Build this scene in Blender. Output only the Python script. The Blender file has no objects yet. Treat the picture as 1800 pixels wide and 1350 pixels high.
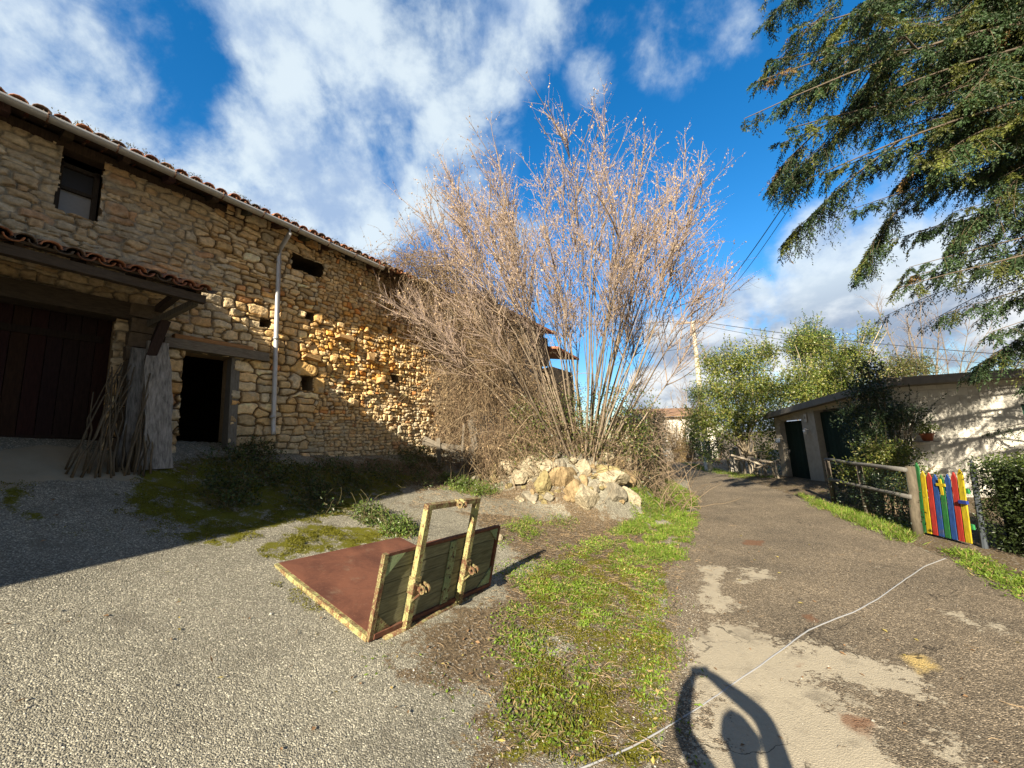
import bpy, bmesh, math, random
import numpy as np
from mathutils import Vector, Matrix

random.seed(7)
RNG = np.random.default_rng(11)
SC = bpy.context.scene
COL = SC.collection
rad = math.radians

# ------------------------------------------------------------------ camera, sky, sun, exposure
FOC, PITCH, ROLL = 676.0, rad(8.7), rad(3.0)
CAM = np.array([0.0, 0.0, 2.0])
_r0 = np.array([1, 0, 0.0]); _u0 = np.array([0, -math.sin(PITCH), math.cos(PITCH)]); FW = np.array([0, math.cos(PITCH), math.sin(PITCH)])
RT = math.cos(ROLL) * _r0 - math.sin(ROLL) * _u0
UP = math.cos(ROLL) * _u0 + math.sin(ROLL) * _r0
cam = bpy.data.objects.new('camera', bpy.data.cameras.new('camera')); COL.objects.link(cam)
cam.matrix_world = Matrix([[RT[i], UP[i], -FW[i], CAM[i]] for i in range(3)] + [[0, 0, 0, 1]])
cam.data.sensor_width = 36; cam.data.lens = 36 * FOC / 1800
cam.data.clip_start = 0.02; cam.data.clip_end = 5000
SC.camera = cam

SUN_AZ, SUN_EL = rad(21.6), rad(27.0)       # azimuth the light travels towards (from +Y to +X), elevation
SD = np.array([math.sin(SUN_AZ) * math.cos(SUN_EL), math.cos(SUN_AZ) * math.cos(SUN_EL), -math.sin(SUN_EL)])
sun = bpy.data.objects.new('sun', bpy.data.lights.new('sun', 'SUN')); COL.objects.link(sun)
sun.rotation_euler = Vector(SD).to_track_quat('-Z', 'Y').to_euler()
sun.data.energy = 5.0; sun.data.angle = rad(0.5); sun.data.color = (1.0, 0.88, 0.70)
SC.view_settings.view_transform = 'Standard'; SC.view_settings.look = 'None'
SC.view_settings.exposure = 1.5; SC.view_settings.gamma = 1.0


def ray(px, py):
    return RT * (px - 900) / FOC + UP * (675 - py) / FOC + FW


def atY(px, py, Y):
    d = ray(px, py); return CAM + d * (Y / d[1])


def atZ(px, py, z):
    d = ray(px, py); return CAM + d * ((z - CAM[2]) / d[2])


# ---- node helpers
def N(nt, t, **kw):
    n = nt.nodes.new(t)
    for k, v in kw.items():
        if k == 'inp':
            for a, b in v.items(): n.inputs[a].default_value = b
        else: setattr(n, k, v)
    return n


def L(nt, a, b): nt.links.new(a, b)


def math_(nt, op, a, b=None, clamp=False):
    n = N(nt, 'ShaderNodeMath', operation=op, use_clamp=clamp)
    for i, v in enumerate((a, b)):
        if v is None: continue
        if isinstance(v, (int, float)): n.inputs[i].default_value = v
        else: L(nt, v, n.inputs[i])
    return n.outputs[0]


def ramp(nt, fac, stops, interp='LINEAR'):
    n = N(nt, 'ShaderNodeValToRGB'); n.color_ramp.interpolation = interp
    e = n.color_ramp.elements
    while len(e) < len(stops): e.new(0.5)
    for el, (p, c) in zip(e, stops):
        el.position = p; el.color = (*c, 1) if len(c) == 3 else c
    L(nt, fac, n.inputs[0]); return n.outputs[0]


def mix(nt, fac, a, b, blend='MIX'):
    n = N(nt, 'ShaderNodeMix', data_type='RGBA', blend_type=blend)
    for idx, v in ((0, fac), (6, a), (7, b)):
        if isinstance(v, (int, float)): n.inputs[idx].default_value = v
        elif isinstance(v, tuple): n.inputs[idx].default_value = (*v, 1) if len(v) == 3 else v
        else: L(nt, v, n.inputs[idx])
    return n.outputs[2]


def noise_(nt, vec, scale, detail=4, rough=0.55, dist=0.0):
    n = N(nt, 'ShaderNodeTexNoise', inp={'Scale': scale, 'Detail': detail, 'Roughness': rough, 'Distortion': dist})
    L(nt, vec, n.inputs['Vector']); return n.outputs['Fac']


def smooth(nt, v, a, b):
    n = N(nt, 'ShaderNodeMapRange', interpolation_type='SMOOTHSTEP', inp={'From Min': a, 'From Max': b})
    L(nt, v, n.inputs['Value']); return n.outputs['Result']


def vmap0(nt, vec, sc):
    n = N(nt, 'ShaderNodeMapping'); n.inputs['Scale'].default_value = sc; L(nt, vec, n.inputs['Vector']); return n.outputs[0]


# ---- sky with clouds
W = bpy.data.worlds.new('World'); SC.world = W; W.use_nodes = True
nt = W.node_tree; nt.nodes.clear()
sky = N(nt, 'ShaderNodeTexSky', sky_type='NISHITA', sun_disc=False, sun_elevation=SUN_EL, sun_rotation=SUN_AZ + math.pi,
        air_density=1.0, dust_density=0.15, ozone_density=2.6)
tc = N(nt, 'ShaderNodeTexCoord'); DIR = tc.outputs['Generated']
sep = N(nt, 'ShaderNodeSeparateXYZ'); L(nt, DIR, sep.inputs[0])
den = math_(nt, 'ADD', math_(nt, 'MAXIMUM', sep.outputs[2], 0.0), 0.22)
comb = N(nt, 'ShaderNodeCombineXYZ'); L(nt, math_(nt, 'DIVIDE', sep.outputs[0], den), comb.inputs[0]); L(nt, math_(nt, 'DIVIDE', sep.outputs[1], den), comb.inputs[1])
PV = comb.outputs[0]
blobs = [  # px, py, angular radius (chord), weight
    (40, 60, .17, 1.0), (-120, 60, .3, .9), (90, 140, .1, .7), (60, 200, .14, .35), (-200, 260, .3, .6), (520, 40, .18, 1.0), (640, 90, .24, 1.0), (560, 190, .18, 1.0), (760, 30, .2, .85), (430, 290, .08, .4),
    (390, 345, .12, .8), (500, 320, .2, 1.1), (620, 330, .2, 1.1), (560, 400, .16, .95), (700, 360, .15, 1.0), (460, 400, .14, .8), (640, 230, .16, 1.0), (780, 240, .13, .95), (850, 190, .13, .9), (890, 60, .16, .75), (930, 150, .08, .6),
    (1030, 140, .07, .75), (1000, 60, .12, .35), (1180, 80, .12, .42), (1260, 50, .1, .35), (640, 420, .08, .7), (860, 470, .14, .4),
    (1430, 440, .09, .95), (1510, 465, .1, .8), (1640, 480, .14, 1.0), (1450, 540, .13, 1.0), (1300, 570, .13, 1.0), (1200, 610, .14, 1.0), (1560, 560, .2, 1.0), (1720, 540, .2, 1.0),
    (1160, 690, .14, 1.0), (1080, 560, .08, .5), (1380, 660, .25, .9), (1900, 560, .35, .9)]
cov = None
for (bx, by, br, bw) in blobs:
    d = ray(bx, by); d = d / np.linalg.norm(d)
    v = N(nt, 'ShaderNodeVectorMath', operation='DISTANCE'); L(nt, DIR, v.inputs[0]); v.inputs[1].default_value = d
    m = N(nt, 'ShaderNodeMapRange', interpolation_type='SMOOTHSTEP', inp={'From Min': br * 1.3, 'From Max': br * .25, 'To Min': 0.0, 'To Max': bw}); L(nt, v.outputs['Value'], m.inputs['Value'])
    cov = m.outputs[0] if cov is None else math_(nt, 'MAXIMUM', cov, m.outputs[0])
n1 = noise_(nt, DIR, 5.2, 9, 0.58, 0.25)
n2 = noise_(nt, DIR, 13.0, 8, 0.62, 0.2)
nn = math_(nt, 'ADD', math_(nt, 'MULTIPLY', n1, 0.75), math_(nt, 'MULTIPLY', n2, 0.25))
dens = math_(nt, 'ADD', math_(nt, 'MULTIPLY', cov, 0.545), math_(nt, 'MULTIPLY', math_(nt, 'SUBTRACT', nn, 0.5), 2.1))
low = smooth(nt, sep.outputs[2], 0.36, 0.16)
alpha = math_(nt, 'MULTIPLY', smooth(nt, dens, 0.08, 0.62), 0.92)
alpha = mix(nt, low, alpha, math_(nt, 'MULTIPLY', smooth(nt, dens, 0.26, 0.46), 0.96))
shade = smooth(nt, math_(nt, 'ADD', noise_(nt, DIR, 6.0, 8, 0.6), math_(nt, 'MULTIPLY', math_(nt, 'SUBTRACT', dens, .5), .22)), 0.36, 0.6)
ccol = mix(nt, shade, (3.0, 4.0, 5.6), (5.8, 6.6, 7.1))
lowc = mix(nt, smooth(nt, math_(nt, 'ADD', noise_(nt, vmap0(nt, DIR, (1, 1, 1.9)), 4.2, 9, 0.58), math_(nt, 'MULTIPLY', math_(nt, 'SUBTRACT', sep.outputs[2], .2), .5)), 0.41, 0.58), (2.6, 3.1, 4.0), (6.9, 7.0, 7.0))
ccol = mix(nt, low, ccol, lowc)
skyc = N(nt, 'ShaderNodeHueSaturation', inp={'Saturation': 1.38, 'Value': 1.75}); L(nt, sky.outputs[0], skyc.inputs['Color']); L(nt, math_(nt, 'ADD', math_(nt, 'MULTIPLY', smooth(nt, sep.outputs[2], .0, .45), .62), 1.0), skyc.inputs['Value'])
fin = mix(nt, alpha, skyc.outputs[0], ccol)
# broken grey cloud added over the unseen sky behind the camera to dim ambient light
back = math_(nt, 'MULTIPLY', smooth(nt, sep.outputs[1], .02, -.35), smooth(nt, noise_(nt, DIR, 3.0, 6, .55), .3, .5))
fin = mix(nt, math_(nt, 'MULTIPLY', back, .9), fin, (2.2, 2.12, 2.0))
bg = N(nt, 'ShaderNodeBackground', inp={'Strength': 0.05}); L(nt, fin, bg.inputs[0])
L(nt, bg.outputs[0], N(nt, 'ShaderNodeOutputWorld').inputs[0])


# ------------------------------------------------------------------ numpy noise
def _hash(ix, iy, seed):
    h = (ix.astype(np.int64) * 374761393 + iy.astype(np.int64) * 668265263 + seed * 974711) & 0xffffffff
    h = ((h ^ (h >> 13)) * 1274126177) & 0xffffffff
    return ((h ^ (h >> 16)) & 0xffff) / 65535.0


def vn(x, y, seed=0):
    ix = np.floor(x); iy = np.floor(y); fx = x - ix; fy = y - iy
    fx = fx * fx * (3 - 2 * fx); fy = fy * fy * (3 - 2 * fy)
    a = _hash(ix, iy, seed); b = _hash(ix + 1, iy, seed); c = _hash(ix, iy + 1, seed); d = _hash(ix + 1, iy + 1, seed)
    return (a + (b - a) * fx) * (1 - fy) + (c + (d - c) * fx) * fy


def fbm(x, y, seed=0, oct=4):
    s = 0; a = 0.5; t = 0
    for o in range(oct):
        s = s + a * vn(x * 2 ** o, y * 2 ** o, seed + o * 17); t += a; a *= 0.55
    return s / t


def sst(x, a, b):
    t = np.clip((x - a) / (b - a), 0, 1); return t * t * (3 - 2 * t)


# ------------------------------------------------------------------ terrain height
EDGE = np.array([(-3.2, -8), (-.9, -2), (0.25, 1), (1.22, 3.48), (2.33, 6.16), (5.37, 12.0), (8.6, 20), (10.2, 26), (9.5, 33), (4, 45)], float)
REDGE = np.array([(0.8, -8), (2.9, -2), (4.3, 1), (5.5, 4.2), (6.37, 6.33), (8.08, 11.61), (9.67, 17.4), (11.6, 22), (13.2, 27), (12.6, 35), (7, 47)], float)


def sdist(P, x, y):
    x = np.asarray(x, float); y = np.asarray(y, float)
    best = np.full(x.shape, 1e9); sg = np.ones(x.shape)
    for a, b in zip(P[:-1], P[1:]):
        d = b - a; LL = d.dot(d); k = np.clip(((x - a[0]) * d[0] + (y - a[1]) * d[1]) / LL, 0, 1)
        D = np.hypot(x - a[0] - k * d[0], y - a[1] - k * d[1]); cr = d[0] * (y - a[1]) - d[1] * (x - a[0])
        m = D < best; best = np.where(m, D, best); sg = np.where(m, np.sign(cr), sg)
    return best * sg


def sp(x, k): return np.logaddexp(0, x / k) * k


PO = np.array([-1.382, 3.7, 0.361])
PE1 = np.array([0.541, 0.839, -0.059]); PE2 = np.array([-0.811, 0.539, 0.229]); PE3 = np.array([0.224, -0.076, 0.972])


def gz(x, y):
    x = np.asarray(x, float); y = np.asarray(y, float)
    t = sdist(EDGE, x, y)
    z = .27 * sp(t - 1.3, .5) + .24 * sp(t - 5.3, .4)
    z = 2.75 - sp(2.75 - z, .12)
    z = z * np.where(y > 18, np.exp(-((y - 18) / 14.0) ** 2), 1.0)
    pl = PO[2] - .03 - (PE3[0] * (x - PO[0]) + PE3[1] * (y - PO[1])) / PE3[2]
    w = np.exp(-(((x + 1.6) / 1.25) ** 4 + ((y - 4.9) / 1.45) ** 4))
    z = z * (1 - w) + pl * w
    rr = np.hypot((x - 1.65) / 1.05, y - 11.15)
    z = z + 1.35 * np.exp(-(rr / 1.8) ** 4)
    z = z + .15 * np.exp(-(((x - 11) / 2.5) ** 2 + ((y - 12) / 3.0) ** 2))
    z = z + .02 * (fbm(x * 1.3, y * 1.3, 5, 3) - .5)
    return z


def on_ground(px, py):
    d = ray(px, py); ks = np.linspace(1, 80, 9000); P = CAM + d * ks[:, None]
    below = P[:, 2] < gz(P[:, 0], P[:, 1])
    i = np.argmax(below) if below.any() else len(ks) - 1
    return P[i]


WA = rad(31.5)
WN = np.array([math.cos(WA), -math.sin(WA), 0]); WD = np.array([math.sin(WA), math.cos(WA), 0]); WO = -8.1


def wp(s, z, off=0.0):
    return WD * s + WN * (WO + off) + np.array([0, 0, z])


def wall_px(px, py, off=0.0):
    d = ray(px, py); k = (WO + off) / d.dot(WN); p = CAM + d * k; return p.dot(WD), p[2]


# ------------------------------------------------------------------ mesh builder
class MB:
    def __init__(s): s.V = []; s.F4 = []; s.F3 = []; s.C = []; s.n = 0

    def raw(s, V, F4=None, F3=None, col=(1, 1, 1)):
        V = np.asarray(V, float).reshape(-1, 3); col = np.asarray(col, float)
        if col.ndim == 1: col = np.tile(col, (len(V), 1))
        s.V.append(V); s.C.append(col[:, :3])
        if F4 is not None and len(F4): s.F4.append(np.asarray(F4, np.int64).reshape(-1, 4) + s.n)
        if F3 is not None and len(F3): s.F3.append(np.asarray(F3, np.int64).reshape(-1, 3) + s.n)
        s.n += len(V); return s

    def box(s, c, size, R=None, col=(1, 1, 1), jit=0.0, taper=1.0):
        h = np.array(size, float) / 2
        V = np.array([(-1, -1, -1), (1, -1, -1), (1, 1, -1), (-1, 1, -1), (-1, -1, 1), (1, -1, 1), (1, 1, 1), (-1, 1, 1)], float) * h
        V[4:, :2] *= taper
        if jit: V += RNG.normal(0, jit, V.shape)
        if R is not None: V = V @ np.asarray(R, float).T
        return s.raw(V + np.asarray(c, float), [(0, 3, 2, 1), (4, 5, 6, 7), (0, 1, 5, 4), (1, 2, 6, 5), (2, 3, 7, 6), (3, 0, 4, 7)], None, col)

    def beam(s, a, b, w, h, up=(0, 0, 1), col=(1, 1, 1), jit=0.0):
        a = np.asarray(a, float); b = np.asarray(b, float); d = b - a; ln = np.linalg.norm(d); x = d / ln
        y = np.cross(np.asarray(up, float), x); y /= np.linalg.norm(y) + 1e-9; z = np.cross(x, y)
        return s.box((a + b) / 2, (ln, w, h), np.array([x, y, z]).T, col, jit)

    def tube(s, pts, r, n=8, col=(1, 1, 1), cap=True):
        P = np.asarray(pts, float); K = len(P)
        r = np.full(K, r, float) if np.isscalar(r) else np.asarray(r, float)
        V = tube_v(P[None], r[None], n)
        V = V.reshape(-1, 3); F = []
        for k in range(K - 1):
            for j in range(n):
                F.append((k * n + j, k * n + (j + 1) % n, (k + 1) * n + (j + 1) % n, (k + 1) * n + j))
        F3 = []
        if cap:
            V = np.vstack([V, P[0], P[-1]]); a = K * n; b = a + 1
            for j in range(n):
                F3.append((a, (j + 1) % n, j)); F3.append((b, (K - 1) * n + j, (K - 1) * n + (j + 1) % n))
        return s.raw(V, F, F3, col)

    def tubes(s, P, R, n=3, col=(1, 1, 1)):
        Nn, K = P.shape[:2]
        V = tube_v(P, R, n)
        k, j = np.meshgrid(np.arange(K - 1), np.arange(n), indexing='ij'); k = k.ravel(); j = j.ravel()
        f = np.stack([k * n + j, k * n + (j + 1) % n, (k + 1) * n + (j + 1) % n, (k + 1) * n + j], 1)
        F = (f[None] + (np.arange(Nn) * K * n)[:, None, None]).reshape(-1, 4)
        col = np.asarray(col, float)
        if col.ndim == 2: col = np.repeat(col, K * n, 0)
        return s.raw(V.reshape(-1, 3), F, None, col)

    def leaves(s, P, D, Nv, Ln, Wd, col, fold=0.0):
        D = D / (np.linalg.norm(D, axis=1, keepdims=True) + 1e-9)
        S = np.cross(D, Nv); S /= np.linalg.norm(S, axis=1, keepdims=True) + 1e-9
        U = np.cross(S, D); Ln = np.asarray(Ln)[:, None]; Wd = np.asarray(Wd)[:, None]
        m = P + D * Ln * .45 + U * Wd * fold
        V = np.stack([P, m + S * Wd * .5, P + D * Ln, m - S * Wd * .5], 1).reshape(-1, 3)
        F = np.arange(len(P) * 4).reshape(-1, 4)
        col = np.asarray(col, float)
        if col.ndim == 2: col = np.repeat(col, 4, 0)
        return s.raw(V, F, None, col)

    def build(s, name, m, parent=None, smooth=False):
        V = np.vstack(s.V); C = np.vstack(s.C)
        F4 = np.vstack(s.F4) if s.F4 else np.zeros((0, 4), int); F3 = np.vstack(s.F3) if s.F3 else np.zeros((0, 3), int)
        me = bpy.data.meshes.new(name)
        me.vertices.add(len(V)); me.vertices.foreach_set('co', V.astype(np.float32).ravel())
        me.loops.add(F4.size + F3.size); me.loops.foreach_set('vertex_index', np.concatenate([F4.ravel(), F3.ravel()]).astype(np.int32))
        me.polygons.add(len(F4) + len(F3))
        me.polygons.foreach_set('loop_start', np.concatenate([np.arange(len(F4)) * 4, F4.size + np.arange(len(F3)) * 3]).astype(np.int32))
        me.polygons.foreach_set('loop_total', np.concatenate([np.full(len(F4), 4), np.full(len(F3), 3)]).astype(np.int32))
        me.polygons.foreach_set('use_smooth', np.full(len(F4) + len(F3), bool(smooth)))
        at = me.color_attributes.new('Col', 'FLOAT_COLOR', 'POINT')
        at.data.foreach_set('color', np.hstack([C, np.ones((len(C), 1))]).astype(np.float32).ravel())
        me.update(calc_edges=True); me.validate()
        me.materials.append(m)
        o = bpy.data.objects.new(name, me); COL.objects.link(o)
        if parent is not None: o.parent = parent; o.matrix_parent_inverse = parent.matrix_world.inverted()
        return o


def tube_v(P, R, n):
    T = np.gradient(P, axis=1); T /= np.linalg.norm(T, axis=2, keepdims=True) + 1e-9
    ref = np.where(np.abs(T[..., 2:3]) > .9, np.array([1.0, 0, 0]), np.array([0, 0, 1.0]))
    A = np.cross(T, ref); A /= np.linalg.norm(A, axis=2, keepdims=True) + 1e-9
    B = np.cross(T, A)
    th = np.arange(n) * 2 * math.pi / n
    return P[:, :, None] + R[:, :, None, None] * (A[:, :, None] * np.cos(th)[:, None] + B[:, :, None] * np.sin(th)[:, None])


def thing(name, label, cat, loc=(0, 0, 0), group=None):
    o = bpy.data.objects.new(name, None); COL.objects.link(o); o.location = tuple(float(v) for v in loc); o.empty_display_size = .2
    bpy.context.view_layer.update()
    return tag(o, label, cat, group)


def tag(o, label, cat, group=None, kind=None):
    o['label'] = label; o['category'] = cat
    if group: o['group'] = group
    if kind: o['kind'] = kind
    return o


def struct(o): o['kind'] = 'structure'; return o


# ------------------------------------------------------------------ materials
def new_mat(name):
    m = bpy.data.materials.new(name); m.use_nodes = True; nt = m.node_tree; nt.nodes.clear()
    out = N(nt, 'ShaderNodeOutputMaterial'); b = N(nt, 'ShaderNodeBsdfPrincipled'); L(nt, b.outputs[0], out.inputs[0])
    return m, nt, b, out


def posn(nt): return N(nt, 'ShaderNodeNewGeometry').outputs['Position']


def attr(nt): return N(nt, 'ShaderNodeAttribute', attribute_name='Col').outputs['Color']


def vmap(nt, vec, sc):
    n = N(nt, 'ShaderNodeMapping'); n.inputs['Scale'].default_value = sc; L(nt, vec, n.inputs['Vector']); return n.outputs[0]


def bump(nt, b, h, strength, dist):
    n = N(nt, 'ShaderNodeBump', inp={'Strength': strength, 'Distance': dist}); L(nt, h, n.inputs['Height']); L(nt, n.outputs[0], b.inputs['Normal']); return n


def M_attr(name, rough=.85, ns=12, na=.35, bs=60, bd=.004, spec=.3, stretch=(1, 1, 1), metal=0.0, bstr=.6, local=False):
    """vertex tint times noise, with a fine bump"""
    m, nt, b, out = new_mat(name)
    P = N(nt, 'ShaderNodeTexCoord').outputs['Object'] if local else posn(nt)
    P = vmap(nt, P, stretch)
    f = noise_(nt, P, ns, 6, .65)
    v = ramp(nt, f, [(.25, (1 - na,) * 3), (.75, (1 + na,) * 3)])
    L(nt, mix(nt, 1.0, attr(nt), v, 'MULTIPLY'), b.inputs['Base Color'])
    b.inputs['Roughness'].default_value = rough; b.inputs['Specular IOR Level'].default_value = spec; b.inputs['Metallic'].default_value = metal
    bump(nt, b, noise_(nt, P, bs, 5, .6), bstr, bd)
    return m


def M_leaf(name, trans=.35, rough=.5, spec=.35, na=.3, ns=3.0, tint=(1.2, 1.25, .6)):
    m, nt, b, out = new_mat(name)
    f = noise_(nt, posn(nt), ns, 4, .6)
    c = mix(nt, 1.0, attr(nt), ramp(nt, f, [(.3, (1 - na,) * 3), (.7, (1 + na,) * 3)]), 'MULTIPLY')
    L(nt, c, b.inputs['Base Color']); b.inputs['Roughness'].default_value = rough; b.inputs['Specular IOR Level'].default_value = spec
    t = N(nt, 'ShaderNodeBsdfTranslucent'); L(nt, mix(nt, 1.0, c, tint, 'MULTIPLY'), t.inputs[0])
    mx = N(nt, 'ShaderNodeMixShader', inp={0: trans}); L(nt, b.outputs[0], mx.inputs[1]); L(nt, t.outputs[0], mx.inputs[2]); L(nt, mx.outputs[0], out.inputs[0])
    return m


def M_rust(name, paint, amount=.5, rust=(.17, .065, .03), sc=7.0):
    """old paint thinning into rust: stains, specks and streaks of several sizes"""
    m, nt, b, out = new_mat(name); P = posn(nt)
    f = math_(nt, 'ADD', math_(nt, 'MULTIPLY', noise_(nt, P, sc, 9, .72, .4), .55), math_(nt, 'MULTIPLY', noise_(nt, P, sc * 7, 6, .7), .45))
    k = math_(nt, 'SUBTRACT', 1.0, smooth(nt, f, .60 - amount * .28, .74 - amount * .28))
    rc = mix(nt, noise_(nt, P, 22, 7, .7), (rust[0] * .35, rust[1] * .32, rust[2] * .4), (rust[0] * 1.6, rust[1] * 1.7, rust[2] * 1.75))
    pc = mix(nt, smooth(nt, noise_(nt, P, 6, 7, .68), .3, .7), (paint[0] * .6, paint[1] * .66, paint[2] * .62), (paint[0] * 1.12, paint[1] * 1.1, paint[2] * 1.05))
    pc = mix(nt, math_(nt, 'MULTIPLY', smooth(nt, noise_(nt, vmap(nt, P, (9, 9, 1.2)), 3, 5, .6), .5, .72), .55), pc, (rust[0] * 1.2, rust[1] * 1.6, rust[2] * 1.4))
    L(nt, mix(nt, k, rc, pc), b.inputs['Base Color'])
    L(nt, mix(nt, k, (.92,) * 3, (.55,) * 3), b.inputs['Roughness']); b.inputs['Specular IOR Level'].default_value = .25
    bump(nt, b, math_(nt, 'ADD', k, math_(nt, 'MULTIPLY', noise_(nt, P, 120, 4, .7), .5)), .4, .002)
    return m


def M_plate(name):
    """rusty sheet steel: broad stains, dusty film, scratches"""
    m, nt, b, out = new_mat(name); P = posn(nt)
    c = mix(nt, smooth(nt, noise_(nt, P, 2.2, 8, .65, .6), .3, .7), (.085, .033, .021), (.165, .066, .038))
    c = mix(nt, math_(nt, 'MULTIPLY', smooth(nt, noise_(nt, P, 34, 6, .75), .52, .7), .5), c, (.21, .10, .06))
    c = mix(nt, math_(nt, 'MULTIPLY', smooth(nt, noise_(nt, P, 5, 7, .7), .55, .75), .45), c, (.2, .15, .10))
    sc_ = smooth(nt, noise_(nt, vmap(nt, P, (2.2, 26, 8)), 2.4, 4, .6), .66, .72)
    c = mix(nt, math_(nt, 'MULTIPLY', sc_, .4), c, (.05, .025, .02))
    L(nt, c, b.inputs['Base Color']); b.inputs['Roughness'].default_value = .82; b.inputs['Specular IOR Level'].default_value = .3
    bump(nt, b, math_(nt, 'ADD', noise_(nt, P, 90, 5, .7), math_(nt, 'MULTIPLY', noise_(nt, P, 3, 3, .5), 3.0)), .35, .004)
    return m


def M_worn(name):
    """brush painted boards with grime and bare scuffs"""
    m, nt, b, out = new_mat(name); P = posn(nt); Q = vmap(nt, P, (6, 6, 1.1))
    c = mix(nt, 1.0, attr(nt), ramp(nt, noise_(nt, Q, 7, 7, .7), [(.28, (.5, .5, .5)), (.72, (1.3, 1.3, 1.3))]), 'MULTIPLY')
    c = mix(nt, math_(nt, 'MULTIPLY', smooth(nt, noise_(nt, P, 7, 7, .7), .52, .75), .5), c, (.10, .085, .055))
    c = mix(nt, smooth(nt, noise_(nt, Q, 16, 6, .72), .66, .7), c, (.26, .22, .16))
    L(nt, c, b.inputs['Base Color']); b.inputs['Roughness'].default_value = .62; b.inputs['Specular IOR Level'].default_value = .3
    bump(nt, b, noise_(nt, Q, 20, 6, .7), .5, .003); return m


M = {}
M['wood'] = M_attr('weathered_wood', .9, 9, .45, 40, .004, .2, (7, 7, .8))
M['woodx'] = M_attr('weathered_boards', .9, 9, .45, 40, .004, .2, (1, 1, 6))
M['stone'] = M_attr('stone', .92, 16, .38, 45, .012, .2)
M['rock'] = M_attr('rubble_stone', .95, 9, .55, 26, .035, .15, bstr=.9)
M['tile'] = M_attr('clay_tile', .88, 14, .5, 60, .004, .25)
M['metal'] = M_attr('galvanised_metal', .42, 6, .12, 90, .001, .5, metal=.35)
M['dark'] = M_attr('dark_iron', .7, 20, .3, 80, .002, .3)
M['paint'] = M_attr('painted_wood', .5, 18, .16, 60, .0015, .4, (6, 6, 1))
M['scuffed'] = M_worn('scuffed_paint')
M['driftwood'] = M_attr('driftwood', .92, 7, .75, 26, .012, .15, (5, 5, .45), bstr=.9)
M['render'] = M_attr('cement_render', .93, 5, .2, 55, .004, .2)
M['bark'] = M_attr('bark', .92, 14, .45, 50, .008, .2, (2, 2, .5))
M['twig'] = M_attr('twig', .85, 8, .25, 50, .001, .2)
M['dryleaf'] = M_leaf('dry_leaf', .3, .7, .2, .25, 4, (1.2, 1.0, .7))
M['leaf'] = M_leaf('green_leaf', .3, .38, .45, .3, 2.5)
M['needle'] = M_leaf('conifer_needle', .15, .55, .3, .35, 1.6, (1.1, 1.2, .5))
M['grass'] = M_leaf('grass_blade', .35, .55, .3, .25, 3, (1.2, 1.25, .5))
M['pebble'] = M_attr('pebble', .85, 30, .25, 90, .001, .25)
M['plastic'] = M_attr('plastic', .5, 20, .08, 40, .0005, .4)
M['cloth'] = M_attr('cloth', .9, 20, .15, 200, .001, .1)
M['skin'] = M_attr('skin', .55, 20, .06, 90, .0006, .35)

# ------------------------------------------------------------------ ground sheet
def poly_px(pts): return np.array([on_ground(*p)[:2] for p in pts])


def inpoly(x, y, P):
    r = np.zeros(x.shape, bool); j = len(P) - 1
    for i in range(len(P)):
        xi, yi = P[i]; xj, yj = P[j]
        c = ((yi > y) != (yj > y)) & (x < (xj - xi) * (y - yi) / (yj - yi + 1e-12) + xi); r ^= c; j = i
    return r


def polydist(x, y, P):
    """signed distance, positive inside"""
    best = np.full(x.shape, 1e9)
    for i in range(len(P)):
        a = P[i]; d = P[(i + 1) % len(P)] - a
        k = np.clip(((x - a[0]) * d[0] + (y - a[1]) * d[1]) / (d.dot(d) + 1e-12), 0, 1)
        best = np.minimum(best, np.hypot(x - a[0] - k * d[0], y - a[1] - k * d[1]))
    return np.where(inpoly(x, y, P), best, -best)


MOSS = [poly_px(p) for p in ([(200, 905), (250, 815), (420, 800), (560, 815), (740, 835), (700, 870), (600, 905), (470, 945), (400, 965), (330, 935)],
                             [(440, 968), (560, 920), (660, 925), (720, 945), (660, 955), (560, 975), (500, 995), (470, 985)],
                             [(0, 850), (60, 845), (60, 905), (0, 930)],
                             [(860, 1240), (900, 1120), (930, 1010), (1020, 960), (1120, 980), (1185, 1010), (1190, 1150), (1215, 1250), (1180, 1349), (890, 1349)],
                             [(470, 1010), (520, 1040), (600, 1110), (570, 1080), (520, 1070)], [(100, 1090), (125, 1085), (150, 1105), (120, 1115)], [(320, 1040), (345, 1042), (340, 1052), (318, 1050)], [(450, 1052), (466, 1050), (462, 1060)], [(200, 1145), (225, 1142), (230, 1152), (205, 1156)], [(700, 1190), (720, 1180), (715, 1200)], [(240, 940), (420, 935), (330, 960)], [(60, 920), (200, 925), (120, 945)])]
DIRT = [poly_px(p) for p in ([(720, 1150), (780, 1120), (870, 1040), (900, 960), (800, 900), (860, 865), (960, 880), (1060, 900), (1190, 930), (1200, 1010), (1190, 1120), (1210, 1349), (880, 1349), (860, 1230), (800, 1190)],
                             [(280, 806), (430, 806), (760, 806), (800, 850), (620, 862), (400, 845), (290, 826)], [(760, 830), (900, 850), (1000, 870), (1060, 905), (1100, 945), (1000, 945), (900, 925), (800, 900), (720, 890)])]
GRIT = [poly_px(p) for p in ([(700, 880), (800, 855), (860, 872), (985, 888), (1000, 905), (940, 915), (880, 905), (770, 895)], [(735, 920), (800, 918), (790, 938), (740, 940)],
                             [(880, 985), (950, 990), (960, 1012), (890, 1010)], [(930, 1120), (1000, 1110), (1000, 1150), (950, 1150)],
                             [(1145, 1045), (1190, 1040), (1180, 1090), (1150, 1095)])]
APRON = [poly_px(p) for p in ([(-300, 800), (120, 786), (280, 812), (235, 838), (60, 850), (-300, 880)],)]


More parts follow.
